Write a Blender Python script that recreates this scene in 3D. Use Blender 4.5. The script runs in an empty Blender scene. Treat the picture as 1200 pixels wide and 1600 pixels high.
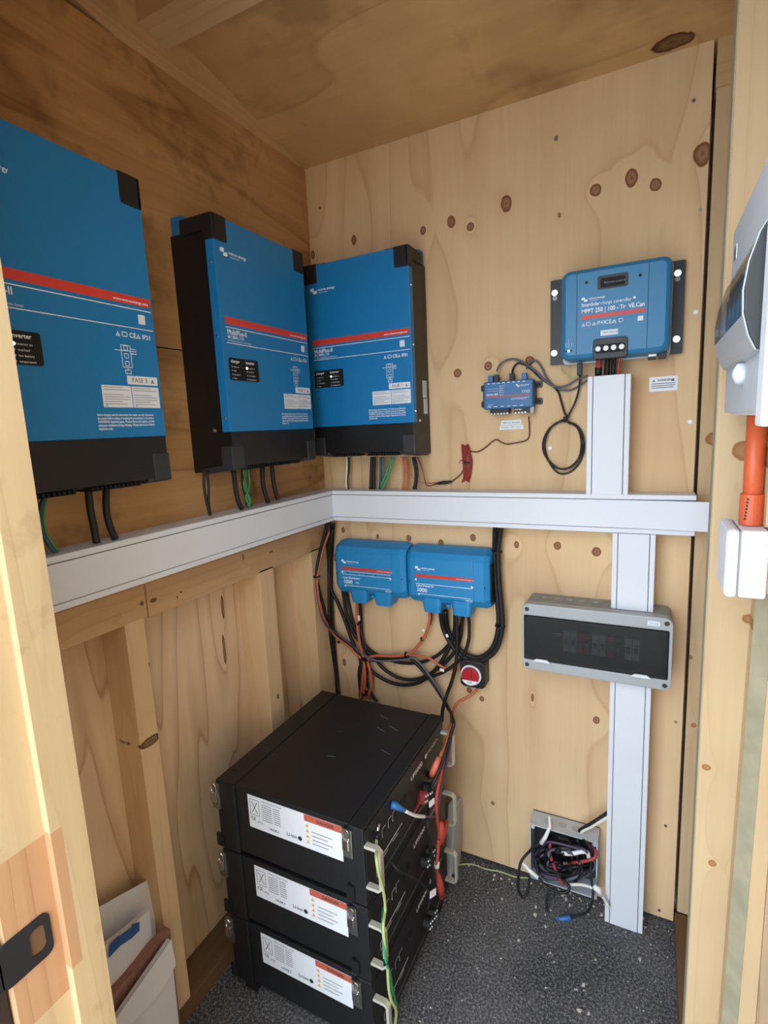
import bpy, math, random
from mathutils import Vector, Matrix
R_ = math.radians
rnd = random.Random(7)
SC = bpy.context.scene
COL = SC.collection

# ------------------------------------------------------------------ camera, sky, exposure
F_PX, YAW, PITCH, ROLL = 822.8, -27.0589, -9.0875, -2.6824
CAM = Vector((1.0127, -1.5407, 1.476))
def cam_axes():
    y, p, r = R_(YAW), R_(PITCH), R_(ROLL)
    fw = Vector((math.sin(y)*math.cos(p), math.cos(y)*math.cos(p), math.sin(p)))
    rt = Vector((math.cos(y), -math.sin(y), 0)); up = rt.cross(fw)
    return math.cos(r)*rt+math.sin(r)*up, -math.sin(r)*rt+math.cos(r)*up, fw
RT, UP, FW = cam_axes()
cd = bpy.data.cameras.new('camera'); cam = bpy.data.objects.new('camera', cd); COL.objects.link(cam)
m = Matrix((RT, UP, -FW)).transposed().to_4x4(); m.translation = CAM
cam.matrix_world = m
cd.sensor_fit = 'VERTICAL'; cd.sensor_height = 32.0; cd.lens = F_PX/1600*32.0; cd.clip_start = .02
SC.camera = cam
w = bpy.data.worlds.new('sky'); SC.world = w; w.use_nodes = True
bg = w.node_tree.nodes['Background']; bg.inputs[0].default_value = (.80, .90, 1.0, 1); bg.inputs[1].default_value = 1.0
vs = SC.view_settings; vs.view_transform = 'Standard'; vs.look = 'None'; vs.gamma = 1; vs.use_curve_mapping = False
vs.exposure = 2.62
SC.cycles.max_bounces = 10; SC.cycles.diffuse_bounces = 6
SC.cycles.sample_clamp_indirect = 4
# the doorway guides the sampling of the sky (a portal gives off no light of its own)
ld = bpy.data.lights.new('doorway_portal', 'AREA'); ld.shape = 'RECTANGLE'; ld.size = .80; ld.size_y = 2.1
ld.cycles.is_portal = True
lo = bpy.data.objects.new('doorway_portal', ld); COL.objects.link(lo)
lo.location = (.745, -1.30, 1.04); lo.rotation_euler = (R_(90), 0, 0)

# ------------------------------------------------------------------ helpers
def ray(px, py): return FW+RT*((px-600)/F_PX)-UP*((py-800)/F_PX)
def onplane(px, py, ax, v):
    d = ray(px, py); return CAM+d*((v-CAM[ax])/d[ax])
def PX(px, py, x): return onplane(px, py, 0, x)      # measured point on a plane parallel to the left wall
def PB(px, py, y): return onplane(px, py, 1, y)      # ... to the back wall
def PZ(px, py, z): return onplane(px, py, 2, z)
def lin(c):
    return tuple(((v/255)/12.92 if v/255 <= .04045 else ((v/255+.055)/1.055)**2.4) for v in c)
MATS = {}
class NT:
    def __init__(s, name):
        s.m = bpy.data.materials.new(name); s.m.use_nodes = True; s.t = s.m.node_tree
        s.b = s.t.nodes['Principled BSDF']; MATS[name] = s.m
    def n(s, typ, **k):
        o = s.t.nodes.new(typ)
        for a, v in k.items(): setattr(o, a, v)
        return o
    def l(s, a, b): s.t.links.new(a, b)
    def math(s, op, a, b=None, c=None):
        o = s.n('ShaderNodeMath', operation=op)
        for i, v in enumerate((a, b, c)):
            if v is None: continue
            if hasattr(v, 'links'): s.l(v, o.inputs[i])
            else: o.inputs[i].default_value = v
        return o.outputs[0]
    def vmath(s, op, a, b=None):
        o = s.n('ShaderNodeVectorMath', operation=op)
        for i, v in enumerate((a, b)):
            if v is None: continue
            if hasattr(v, 'links'): s.l(v, o.inputs[i])
            else: o.inputs[i].default_value = v
        return o
    def noise(s, vec, scale, detail=2, rough=.5):
        o = s.n('ShaderNodeTexNoise'); o.inputs['Scale'].default_value = scale; o.inputs['Detail'].default_value = detail
        o.inputs['Roughness'].default_value = rough; s.l(vec, o.inputs['Vector']); return o.outputs['Fac']
    def ramp(s, fac, stops):
        o = s.n('ShaderNodeValToRGB'); r = o.color_ramp
        while len(r.elements) < len(stops): r.elements.new(.5)
        for e, (p, c) in zip(r.elements, stops): e.position = p; e.color = (*c, 1) if len(c) == 3 else c
        s.l(fac, o.inputs[0]); return o.outputs['Color']
    def mix(s, fac, a, b, blend='MIX'):
        o = s.n('ShaderNodeMix', data_type='RGBA', blend_type=blend)
        for i, v in ((0, fac), (6, a), (7, b)):
            if hasattr(v, 'links'): s.l(v, o.inputs[i])
            else: o.inputs[i].default_value = v if i == 0 else (*v, 1)
        return o.outputs[2]
    def bump(s, h, strength=.2, dist=.002):
        o = s.n('ShaderNodeBump'); o.inputs['Strength'].default_value = strength; o.inputs['Distance'].default_value = dist
        s.l(h, o.inputs['Height']); s.l(o.outputs[0], s.b.inputs['Normal'])
def plain(name, rgb, rough=.5, metal=0., var=.06, scale=60, spec=.5, alpha=None, trans=None, emit=None, bump=0):
    t = NT(name); c = lin(rgb); tc = t.n('ShaderNodeTexCoord').outputs['Object']
    f = t.noise(tc, scale, 3)
    t.l(t.ramp(f, [(.25, tuple(v*(1-var) for v in c)), (.75, tuple(min(1, v*(1+var)) for v in c))]), t.b.inputs['Base Color'])
    t.b.inputs['Roughness'].default_value = rough; t.b.inputs['Metallic'].default_value = metal
    t.b.inputs['Specular IOR Level'].default_value = spec
    if trans: t.b.inputs['Transmission Weight'].default_value = trans
    if alpha: t.b.inputs['Alpha'].default_value = alpha
    if emit: t.b.inputs['Emission Color'].default_value = (*lin(emit), 1); t.b.inputs['Emission Strength'].default_value = 1.
    if bump: t.bump(f, bump, .001)
    return t.m
def wood(name, c1, c2, grain=2, knots=(), kaxes=(0, 2), lines=7., stretch=.10, lowscale=3.2, linew=.5, streak=.45, seed=0., blotch=.25, kcol=(96, 52, 28), rough=.75, stain=None):
    """procedural timber / plywood: contour grain that bends round listed knots, fine streaks, blotches"""
    t = NT(name); tc = t.n('ShaderNodeTexCoord').outputs['Object']
    mp = t.n('ShaderNodeMapping'); t.l(tc, mp.inputs[0])
    s = [1, 1, 1]; s[grain] = stretch; mp.inputs['Scale'].default_value = s; mp.inputs['Location'].default_value = (seed, seed*1.7, seed*.6)
    v = mp.outputs[0]
    low = t.noise(v, lowscale, 2.2, .45)
    kd = None; swirl = None
    for (a, b, ra, rb) in knots:
        c = [0, 0, 0]; c[kaxes[0]] = a; c[kaxes[1]] = b
        sc = [0, 0, 0]; sc[kaxes[0]] = 1/ra; sc[kaxes[1]] = 1/rb
        d = t.vmath('LENGTH', t.vmath('MULTIPLY', t.vmath('SUBTRACT', tc, c).outputs[0], sc).outputs[0]).outputs['Value']
        kd = d if kd is None else t.math('MINIMUM', kd, d)
    ph = t.math('MULTIPLY', low, lines)
    if kd is not None:
        sw = t.math('DIVIDE', 1.1, t.math('ADD', t.math('MULTIPLY', kd, .55), 1.0))
        ph = t.math('ADD', ph, sw)
    fr = t.math('FRACT', ph)
    wob = t.noise(tc, 45, 2)
    ln = t.ramp(fr, [(0, (.12,)*3), (.55, (.0,)*3), (.90, (.5,)*3), (.955, (1,)*3), (1, (.12,)*3)])
    ms = t.n('ShaderNodeMapping'); t.l(tc, ms.inputs[0]); s2 = [1, 1, 1]; s2[grain] = .035; ms.inputs['Scale'].default_value = s2
    fine = t.noise(ms.outputs[0], 110, 3, .6)
    med = t.noise(ms.outputs[0], 26, 2, .5)
    fac = t.math('ADD', t.math('MULTIPLY', ln, linew), t.math('MULTIPLY', t.math('SUBTRACT', t.math('ADD', t.math('MULTIPLY', fine, .5), t.math('MULTIPLY', med, .7)), .45), streak))
    fac = t.n('ShaderNodeClamp').inputs[0].links and None or fac
    col = t.mix(t.math('MINIMUM', t.math('MAXIMUM', fac, 0.), 1.), lin(c1), lin(c2))
    bl = t.noise(tc, 2.3, 3, .55)
    col = t.mix(blotch, col, t.ramp(bl, [(.3, tuple(x*.72 for x in lin(c2))), (.65, lin(c1))]))
    if stain:
        st = t.ramp(t.noise(tc, stain[1], 4, .6), [(stain[2], (0,)*3), (stain[2]+.12, (1,)*3)])
        col = t.mix(t.math('MULTIPLY', st, stain[3]), col, lin(stain[0]))
    if kd is not None:
        kdw = t.math('ADD', kd, t.math('MULTIPLY', t.math('SUBTRACT', wob, .5), .5))
        kf = t.ramp(kdw, [(0, (.95,)*3), (.3, (.7,)*3), (.62, (.82,)*3), (.86, (1.,)*3), (1.0, (.0,)*3)])
        col = t.mix(kf, col, lin(kcol))
    t.l(col, t.b.inputs['Base Color']); t.b.inputs['Roughness'].default_value = rough
    t.b.inputs['Specular IOR Level'].default_value = .25
    t.bump(t.math('ADD', fine, t.math('MULTIPLY', ln, .5)), .18, .0012)
    return t.m

class MB:
    def __init__(s): s.v = []; s.f = []
    def box(s, x0, x1, y0, y1, z0, z1):
        b = len(s.v)
        s.v += [(x, y, z) for z in (z0, z1) for y in (y0, y1) for x in (x0, x1)]
        s.f += [tuple(b+i for i in q) for q in ((0, 2, 3, 1), (4, 5, 7, 6), (0, 1, 5, 4), (2, 6, 7, 3), (0, 4, 6, 2), (1, 3, 7, 5))]
        return s
    def prism(s, poly, fn, d0, d1):
        """poly of (u,v), fn(u,v,d)->xyz"""
        b = len(s.v); n = len(poly)
        s.v += [tuple(fn(u, v, d0)) for u, v in poly]+[tuple(fn(u, v, d1)) for u, v in poly]
        s.f += [tuple(range(b, b+n)), tuple(range(b+2*n-1, b+n-1, -1))]
        s.f += [(b+i, b+n+i, b+n+(i+1) % n, b+(i+1) % n) for i in range(n)]
        return s
    def flat(s, poly, fn, d=0):
        b = len(s.v); s.v += [tuple(fn(u, v, d)) for u, v in poly]; s.f.append(tuple(range(b, b+len(poly)))); return s
    def loft(s, rings, cap=True):
        b = len(s.v); n = len(rings[0])
        for r in rings: s.v += [tuple(p) for p in r]
        for k in range(len(rings)-1):
            for i in range(n):
                j = (i+1) % n; s.f.append((b+k*n+i, b+k*n+j, b+(k+1)*n+j, b+(k+1)*n+i))
        if cap: s.f += [tuple(range(b+n-1, b-1, -1)), tuple(range(b+(len(rings)-1)*n, b+len(rings)*n))]
        return s
    def tube(s, pts, r, n=8):
        pts = [Vector(p) for p in pts]; rings = []; nrm = None
        for i, p in enumerate(pts):
            t = (pts[min(i+1, len(pts)-1)]-pts[max(i-1, 0)]).normalized()
            if nrm is None: nrm = t.orthogonal().normalized()
            nrm = (nrm-t*nrm.dot(t)).normalized(); bn = t.cross(nrm)
            rr = r[i] if isinstance(r, (list, tuple)) else r
            rings.append([p+(nrm*math.cos(a)+bn*math.sin(a))*rr for a in (2*math.pi*k/n for k in range(n))])
        return s.loft(rings)
    def cyl(s, p0, p1, r, n=16, r1=None): return s.tube([p0, p1], [r, r if r1 is None else r1], n)
    def build(s, name, mat, parent=None, bevel=0, smooth=False, seg=2):
        me = bpy.data.meshes.new(name); me.from_pydata(s.v, [], s.f); me.update()
        o = bpy.data.objects.new(name, me); COL.objects.link(o)
        me.materials.append(MATS[mat] if isinstance(mat, str) else mat)
        if smooth:
            for p in me.polygons: p.use_smooth = True
        if bevel:
            b = o.modifiers.new('bevel', 'BEVEL'); b.width = bevel; b.segments = seg; b.limit_method = 'ANGLE'; b.angle_limit = R_(35)
        if parent: o.parent = parent
        return o
def rrect(u0, u1, v0, v1, r, n=5):
    P = []
    for cx, cy, a0 in ((u1-r, v0+r, -90), (u1-r, v1-r, 0), (u0+r, v1-r, 90), (u0+r, v0+r, 180)):
        P += [(cx+r*math.cos(R_(a0+90*k/n)), cy+r*math.sin(R_(a0+90*k/n))) for k in range(n+1)]
    return P
def circ(cu, cv, r, n=16): return [(cu+r*math.cos(2*math.pi*k/n), cv+r*math.sin(2*math.pi*k/n)) for k in range(n)]
def XZ(u, v, d): return (u, d, v)          # poly in x,z ; d = y
def YZ(u, v, d): return (d, u, v)          # poly in y,z ; d = x
def XY(u, v, d): return (u, v, d)
def smoothpath(P, k=6):
    P = [Vector(p) for p in P]; out = []
    for i in range(len(P)-1):
        a = P[max(i-1, 0)]; b = P[i]; c = P[i+1]; d = P[min(i+2, len(P)-1)]
        for j in range(k):
            t = j/k; out.append(.5*((2*b)+(c-a)*t+(2*a-5*b+4*c-d)*t*t+(3*b-a-3*c+d)*t**3))
    out.append(P[-1]); return out
def tag(o, label=None, cat=None, group=None, kind=None):
    if label: o['label'] = label
    if cat: o['category'] = cat
    if group: o['group'] = group
    if kind: o['kind'] = kind
    return o
def thing(name, label, cat, loc=(0, 0, 0), rotz=0, group=None):
    o = bpy.data.objects.new(name, None); COL.objects.link(o); o.location = loc; o.rotation_euler = (0, 0, rotz)
    o.empty_display_size = .05
    return tag(o, label, cat, group)
def copy_tree(o, parent=None):
    c = o.copy(); COL.objects.link(c); c.parent = parent
    for ch in [x for x in bpy.data.objects if x.parent == o]: copy_tree(ch, c)
    return c
GL = {}
def glyphs(s, bold):
    k = (s, bold)
    if k not in GL:
        cu = bpy.data.curves.new('t', 'FONT'); cu.body = s; cu.resolution_u = 2; cu.size = 1
        if bold: cu.offset = .018
        ob = bpy.data.objects.new('t', cu); me = bpy.data.meshes.new_from_object(ob)
        GL[k] = ([tuple(v.co[:2]) for v in me.vertices], [tuple(p.vertices) for p in me.polygons])
        bpy.data.objects.remove(ob); bpy.data.curves.remove(cu); bpy.data.meshes.remove(me)
    return GL[k]
def text(mb, s, u, v, h, fn, d, width=None, bold=False, shear=0):
    """lettering with cap height h from (u,v), mapped to the surface by fn at depth d"""
    V, Fc = glyphs(s, bold)
    if not V: return
    sc = h/.70; mx = max(p[0] for p in V); sx = sc if not width else width/mx
    b = len(mb.v); mb.v += [tuple(fn(u+p[0]*sx, v+p[1]*sc, d)) for p in V]; mb.f += [tuple(b+i for i in f) for f in Fc]
def bar(mb, u0, u1, v0, v1, fn, d): mb.flat([(u0, v0), (u1, v0), (u1, v1), (u0, v1)], fn, d)
def frame_lines(mb, u0, u1, v0, v1, t, fn, d):
    bar(mb, u0, u1, v0, v0+t, fn, d); bar(mb, u0, u1, v1-t, v1, fn, d); bar(mb, u0, u0+t, v0, v1, fn, d); bar(mb, u1-t, u1, v0, v1, fn, d)
def logo(mb, u, v, h, fn, d):
    """two interlocking slabs and the maker's word"""
    a = h
    mb.flat([(u, v+.45*a), (u+.75*a, v+.45*a), (u+.75*a, v+a), (u+.15*a, v+a), (u, v+.85*a)], fn, d)
    mb.flat([(u+.55*a, v), (u+1.2*a, v), (u+1.35*a, v+.12*a), (u+1.35*a, v+.5*a), (u+.8*a, v+.5*a), (u+.8*a, v+.4*a), (u+.55*a, v+.4*a)], fn, d)
    text(mb, 'victron energy', u+1.55*a, v+.42*a, .42*a, fn, d, bold=True)
    text(mb, 'BLUE POWER', u+1.9*a, v+.02*a, .2*a, fn, d)
def tri(mb, u, v, h, fn, d):
    t = .16*h
    for (a, b), (c, e) in (((0, 0), (h, 0)), ((h, 0), (h/2, h*.9)), ((h/2, h*.9), (0, 0))):
        dx, dy = c-a, e-b; L = math.hypot(dx, dy); nx, ny = -dy/L*t, dx/L*t
        mb.flat([(u+a, v+b), (u+c, v+e), (u+c+nx, v+e+ny), (u+a+nx, v+b+ny)], fn, d)
    bar(mb, u+h*.45, u+h*.55, v+h*.3, v+h*.6, fn, d)

# ------------------------------------------------------------------ materials
def kn(lst, y=0.): 
    out = []
    for (px, py, a, b) in lst:
        p = PB(px, py, y); out.append((p.x, p.z, a/600*.95, b/600*.95))
    return out
BACK_KNOTS = kn([(553, 375, 6, 10), (489, 398, 5, 9), (661, 360, 6, 8), (705, 347, 8, 11), (735, 354, 7, 8), (791, 318, 10, 15), (931, 297, 9, 10), (987, 278, 10, 14),
    (1024, 288, 9, 10), (1098, 241, 12, 18), (715, 583, 8, 9), (763, 572, 8, 9), (828, 563, 8, 8), (874, 336, 2.5, 4), (536, 828, 5, 7), (590, 838, 4, 6), (639, 841, 6, 7), (689, 848, 6, 7), (739, 840, 6, 8),
    (807, 851, 5, 7), (871, 853, 7, 8), (932, 862, 8, 9), (832, 1090, 3, 9), (932, 1125, 6, 8), (538, 1035, 5, 9), (753, 1092, 5, 6), (733, 1078, 6, 7), (770, 1255, 4, 5), (869, 216, 3, 4)])
wood('ply_back', (228, 197, 156), (182, 135, 91), 2, BACK_KNOTS, lines=7, linew=.45, streak=.45, stretch=.13, lowscale=3.2, seed=3.1, blotch=.18, kcol=(116, 62, 32))
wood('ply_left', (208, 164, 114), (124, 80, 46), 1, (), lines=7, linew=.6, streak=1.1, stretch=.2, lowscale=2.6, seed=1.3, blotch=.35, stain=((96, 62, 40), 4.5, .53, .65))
wood('ply_clad', (236, 209, 174), (170, 124, 88), 2, [(-.30+0, .60, .012, .02), (-.45, .85, .006, .05), (-.44, .98, .006, .04)], kaxes=(1, 2), lines=8, linew=.8, streak=.45, stretch=.13, lowscale=5.0, seed=17.3, blotch=.3)
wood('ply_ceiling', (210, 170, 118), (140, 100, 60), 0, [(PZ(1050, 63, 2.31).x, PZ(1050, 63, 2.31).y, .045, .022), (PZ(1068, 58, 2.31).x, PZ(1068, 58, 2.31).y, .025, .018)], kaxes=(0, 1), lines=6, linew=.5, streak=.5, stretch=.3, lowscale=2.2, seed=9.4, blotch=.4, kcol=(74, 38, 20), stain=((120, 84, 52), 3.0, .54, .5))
wood('pine', (228, 198, 156), (186, 146, 104), 2, [(-.79, .78, .03, .012), (-.765, .96, .006, .012), (-.33, .66, .006, .01)], kaxes=(1, 2), lines=8, stretch=.04, lowscale=9, linew=.25, streak=.6, seed=2.2, blotch=.2, kcol=(86, 48, 24))
wood('pine_right', (206, 180, 142), (170, 138, 100), 2, [(PB(1165, 705, -.5).x, PB(1165, 705, -.5).z, .02, .018), (PB(1104, 1200, -.5).x, PB(1104, 1200, -.5).z, .008, .007), (PB(1113, 1350, -.5).x, PB(1113, 1350, -.5).z, .007, .007), (PB(1172, 968, -.5).x, PB(1172, 968, -.5).z, .012, .01)], lines=7, stretch=.03, lowscale=12, linew=.25, streak=.55, seed=4.2, blotch=.18, kcol=(150, 96, 52))
wood('pine_along_y', (214, 178, 136), (164, 122, 86), 1, [(PX(px, py, -.009).y, PX(px, py, -.009).z, a, b) for px, py, a, b in ((222, 943, .005, .005), (240, 938, .009, .005), (283, 925, .003, .003), (277, 933, .0025, .004), (380, 870, .003, .01), (424, 862, .010, .003), (130, 895, .02, .05), (160, 912, .006, .004))], lines=7, stretch=.06, lowscale=9, linew=.3, streak=.6, seed=6.2, blotch=.3, stain=((128, 90, 56), 5, .58, .5), kaxes=(1, 2), kcol=(78, 44, 26))
wood('pine_along_x', (204, 172, 130), (162, 124, 84), 0, (), lines=7, stretch=.05, lowscale=9, linew=.3, streak=.6, seed=7.7, blotch=.25)
wood('jamb_timber', (208, 184, 146), (178, 146, 106), 2, (), lines=6, stretch=.05, lowscale=10, linew=.3, streak=.7, seed=8.1, blotch=.15, stain=((168, 140, 104), 14, .58, .5))
wood('jamb_timber_red', (198, 156, 118), (164, 112, 76), 2, (), lines=7, stretch=.08, lowscale=10, linew=.5, streak=.6, seed=11.1, blotch=.15)
wood('shaded_timber', (120, 92, 66), (80, 58, 40), 1, (), lines=6, stretch=.05, lowscale=10, linew=.3, streak=.5, seed=12.1, blotch=.3)  # bottom plates lie in shadow; that shade is put into this timber colour
wood('cladding_dark', (58, 46, 40), (34, 27, 24), 2, (), lines=6, stretch=.05, lowscale=9, streak=.5, seed=13., blotch=.3)
# floor: dark looped mat
t = NT('floor_mat'); tc = t.n('ShaderNodeTexCoord').outputs['Object']
n1 = t.noise(tc, 150, 4, .75); n2 = t.noise(tc, 4, 3, .6); n3 = t.noise(tc, 520, 2, .6)
sp = t.math('ADD', t.math('MULTIPLY', n1, .7), t.math('MULTIPLY', n3, .3))
c = t.ramp(sp, [(.39, lin((28, 29, 33))), (.5, lin((84, 85, 89))), (.60, lin((168, 168, 170)))])
c = t.mix(.28, c, t.ramp(n2, [(.35, lin((54, 53, 56))), (.62, lin((128, 126, 126)))]), 'MIX')
t.l(c, t.b.inputs['Base Color']); t.b.inputs['Roughness'].default_value = .95; t.b.inputs['Specular IOR Level'].default_value = .15
t.bump(sp, .9, .006)
plain('gravel_ground', (196, 193, 186), .95, var=.25, scale=9)
plain('inverter_blue', (20, 121, 183), .40, var=.02); plain('controller_blue', (44, 124, 172), .42, var=.03); plain('busbar_blue', (34, 137, 198), .42, var=.03)
plain('gateway_blue', (42, 106, 160), .42, var=.03)
plain('black_plastic', (24, 24, 26), .5, var=.1); plain('black_metal', (20, 20, 22), .42, var=.08); plain('battery_black', (21, 22, 25), .5, var=.12, scale=18)
plain('dark_grey_plastic', (46, 47, 50), .5); plain('charcoal_metal', (40, 40, 42), .4, metal=.4)
plain('white_plastic', (222, 226, 234), .42, var=.015, scale=8); plain('white_print', (240, 242, 246), .5, var=.01); plain('sticker_white', (226, 230, 238), .45, var=.015)
plain('groove_dark', (70, 74, 82), .7); plain('red_print', (214, 66, 52), .45, var=.03); plain('grey_print', (140, 146, 156), .6); plain('dark_print', (38, 40, 48), .6)
plain('orange_print', (188, 92, 72), .5); plain('yellow_print', (226, 170, 60), .5)
plain('grey_plastic', (168, 172, 176), .45, var=.03); plain('grey_plastic_dusty', (150, 150, 148), .8, var=.15, scale=40); plain('pale_grey_plastic', (188, 194, 202), .5, var=.03)
plain('chrome', (210, 210, 208), .25, metal=1., var=.05); plain('steel', (170, 170, 165), .38, metal=1., var=.12); plain('brushed_alu', (206, 202, 188), .4, metal=.35, var=.06)
plain('cable_black', (20, 20, 21), .55, var=.1); plain('cable_grey', (92, 98, 108), .55); plain('cable_orange', (192, 104, 70), .5, var=.05); plain('cable_green', (52, 150, 96), .5)
plain('cable_teal', (36, 78, 92), .5); plain('cable_white', (228, 226, 218), .5); plain('cable_red', (150, 44, 36), .5); plain('cable_earth', (176, 190, 126), .5); plain('cable_brown', (104, 58, 38), .5)
plain('cable_violet', (84, 70, 96), .5); plain('plug_red', (186, 74, 56), .5); plain('plug_pink', (226, 116, 92), .5); plain('plug_blue', (48, 108, 170), .4); plain('heatshrink_red', (158, 62, 62), .5)
plain('conduit_orange', (204, 92, 52), .42, var=.04, scale=90); plain('switch_red', (176, 36, 42), .35)
plain('led_on', (236, 255, 236), .4, emit=(225, 255, 225)); plain('led_off', (150, 156, 164), .5)
plain('paper', (212, 212, 216), .8, var=.03, scale=5); plain('card_edge', (146, 104, 92), .85, var=.2); plain('paper_blue', (44, 84, 140), .7)
plain('cable_label', (236, 236, 236), .6, var=.01); plain('deep_black', (8, 8, 9), .7); plain('breaker_grey', (176, 182, 188), .5); plain('breaker_red', (150, 60, 54), .5)
plain('latch_black', (30, 32, 36), .45)
plain('smoked_pane', (8, 11, 14), .12, var=.02, alpha=.55, spec=.28)
plain('debris', (206, 200, 190), .9, var=.1)

# ------------------------------------------------------------------ the shed
o = MB().box(-.12, 1.25, -1.34, .06, -.04, 0).build('floor', 'floor_mat'); tag(o, kind='structure')
o = MB().box(-14, 14, -16, 12, -.10, -.05).build('ground', 'gravel_ground'); tag(o, kind='structure')
# back wall
wb = MB().box(0, 1.112, 0, .012, 0.012, 2.46).build('wall_back', 'ply_back'); tag(wb, kind='structure')
MB().box(1.121, 1.166, .004, .09, .045, 2.62).build('corner_stud', 'pine_right', wb)
MB().box(1.1185, 1.168, -.002, .09, 2.20, 2.62).build('packing_block', 'pine_along_x', wb)
MB().box(-.12, 1.30, .092, .11, -.04, 2.7).build('outer_sheet', 'ply_clad', wb)
# small white plugs and screws pressed into the sheet
for px, py in ((1087, 488), (1078, 659), (860, 700)):
    p = PB(px, py, 0); MB().cyl((p.x, .001, p.z), (p.x, -.004, p.z), .0065, 12, .005).build('screw_cap', 'white_print', wb, smooth=False)
for px, py in ((1084, 157), (868, 217), (1094, 328), (660, 640), (1056, 1128), (1040, 1290), (1030, 1422), (960, 1395), (500, 325), (650, 800)):
    p = PB(px, py, 0); MB().cyl((p.x, .001, p.z), (p.x, -.0012, p.z), .0042, 10).build('screw', 'steel', wb)
# left wall: outer sheet, framing, inner ply sheets
wl = MB().box(-.112, -.095, -1.3, .1, -.04, 2.75).build('wall_left', 'ply_clad'); tag(wl, kind='structure')
for y0, y1 in ((-.818, -.768), (-.368, -.303), (-.10, -.004)): MB().box(-.095, -.0095, y0, y1, .045, 1.075).build('stud', 'pine', wl, bevel=.0015)
MB().box(-.095, -.0095, -1.30, -.757, 1.072, 1.165).build('rail', 'pine_along_y', wl, bevel=.0015)
MB().box(-.095, -.0095, -.754, -.004, 1.068, 1.163).build('rail', 'pine_along_y', wl, bevel=.0015)
MB().box(-.095, -.005, -1.30, -.004, 0, .047).build('bottom_plate', 'shaded_timber', wl, bevel=.002)
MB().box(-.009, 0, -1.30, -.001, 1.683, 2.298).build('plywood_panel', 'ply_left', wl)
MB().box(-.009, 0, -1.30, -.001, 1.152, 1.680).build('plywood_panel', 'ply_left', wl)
# ceiling sheet rising towards the door, rafter on the left wall, purlin
SL = .2
def zc(y): return 2.30-SL*y
def slab(mb, x0, x1, y0, y1, t0, t1):
    b = len(mb.v); mb.v += [(x, y, zc(y)+t) for t in (t0, t1) for y in (y0, y1) for x in (x0, x1)]
    mb.f += [tuple(b+i for i in q) for q in ((0, 2, 3, 1), (4, 5, 7, 6), (0, 1, 5, 4), (2, 6, 7, 3), (0, 4, 6, 2), (1, 3, 7, 5))]; return mb
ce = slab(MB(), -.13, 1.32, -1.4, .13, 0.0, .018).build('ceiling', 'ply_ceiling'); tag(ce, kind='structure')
slab(MB(), -.05, -.002, -1.36, -.02, -.135, -.001).build('rafter', 'pine_along_y', ce)
slab(MB(), -.002, 1.11, -.612, -.538, -.062, -.001).build('purlin', 'pine_along_x', ce, bevel=.001)
# right wall: outer sheet, studs, bottom plate
wr = MB().box(1.212, 1.228, -1.3, .1, -.04, 2.75).build('wall_right', 'ply_clad'); tag(wr, kind='structure')
MB().box(1.109, 1.205, -.498, -.453, .045, 2.37).build('stud', 'pine_right', wr, bevel=.003)
MB().box(1.115, 1.211, -1.25, .0, .0, .045).build('bottom_plate', 'shaded_timber', wr, bevel=.002)
a0 = PB(1183, 935, -.545); a1 = PB(1129, 1600, -.545)
dx = (a1.x-a0.x)/(a1.z-a0.z)
def post(z): return a0.x+dx*(z-a0.z)
mb = MB(); mb.loft([[(post(z)+.0, -.535, z), (post(z)+.02, -.56, z), (1.211, -.56, z), (1.211, -.50, z), (post(z)+.0, -.50, z)] for z in (.045, 1.19)])
mb.build('stud', 'pine_right', wr)
plain('weathered_edge', (164, 156, 130), .9, var=.15, scale=25)
mb = MB(); mb.loft([[(post(z)-.0006, -.5350, z), (post(z)+.0194, -.5608, z), (post(z)+.0202, -.5602, z), (post(z)+.0002, -.5344, z)] for z in (.047, 1.189)]); mb.build('waney_edge', 'weathered_edge', wr)
MB().box(1.1080, 1.1092, -.4955, -.4555, .048, 2.36).build('waney_edge', 'weathered_edge', wr)
# front wall with the doorway, the left door jamb with its rebate and striker plate
wf = bpy.data.objects.new('wall_front', None); COL.objects.link(wf); tag(wf, kind='structure')
MB().box(-.13, .325, -1.292, -1.275, -.05, 2.75).build('cladding', 'cladding_dark', wf)
MB().box(-.095, .30, -1.274, -1.18, 0, 2.6).build('framing', 'pine', wf)
MB().box(.325, 1.30, -1.292, -1.18, 2.10, 2.75).build('lintel', 'pine_along_x', wf)
MB().box(1.135, 1.30, -1.292, -1.22, -.05, 2.10).build('cladding', 'cladding_dark', wf)
dr = bpy.data.objects.new('door_1', None); COL.objects.link(dr); tag(dr, kind='structure')
# finger-jointed jamb: rebate face lengths and stop lengths
for z0, z1, mt in ((0, .752, 'jamb_timber'), (.752, .985, 'jamb_timber_red'), (.985, 2.10, 'jamb_timber')):
    MB().box(.300, .337, -1.272, -1.166, z0, z1).build('jamb', mt, dr)
for z0, z1, mt in ((0, .79, 'jamb_timber'), (.99, 1.265, 'jamb_timber'), (1.265, 2.10, 'jamb_timber')):
    MB().box(.337, .351, -1.211, -1.166, z0, z1).build('door_stop', mt, dr)
MB().box(.337, .351, -1.211, -1.1965, .79, .99).build('door_stop', 'jamb_timber_red', dr)
MB().box(.337, .351, -1.1965, -1.166, .79, .99).build('door_stop', 'jamb_timber', dr)
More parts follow.
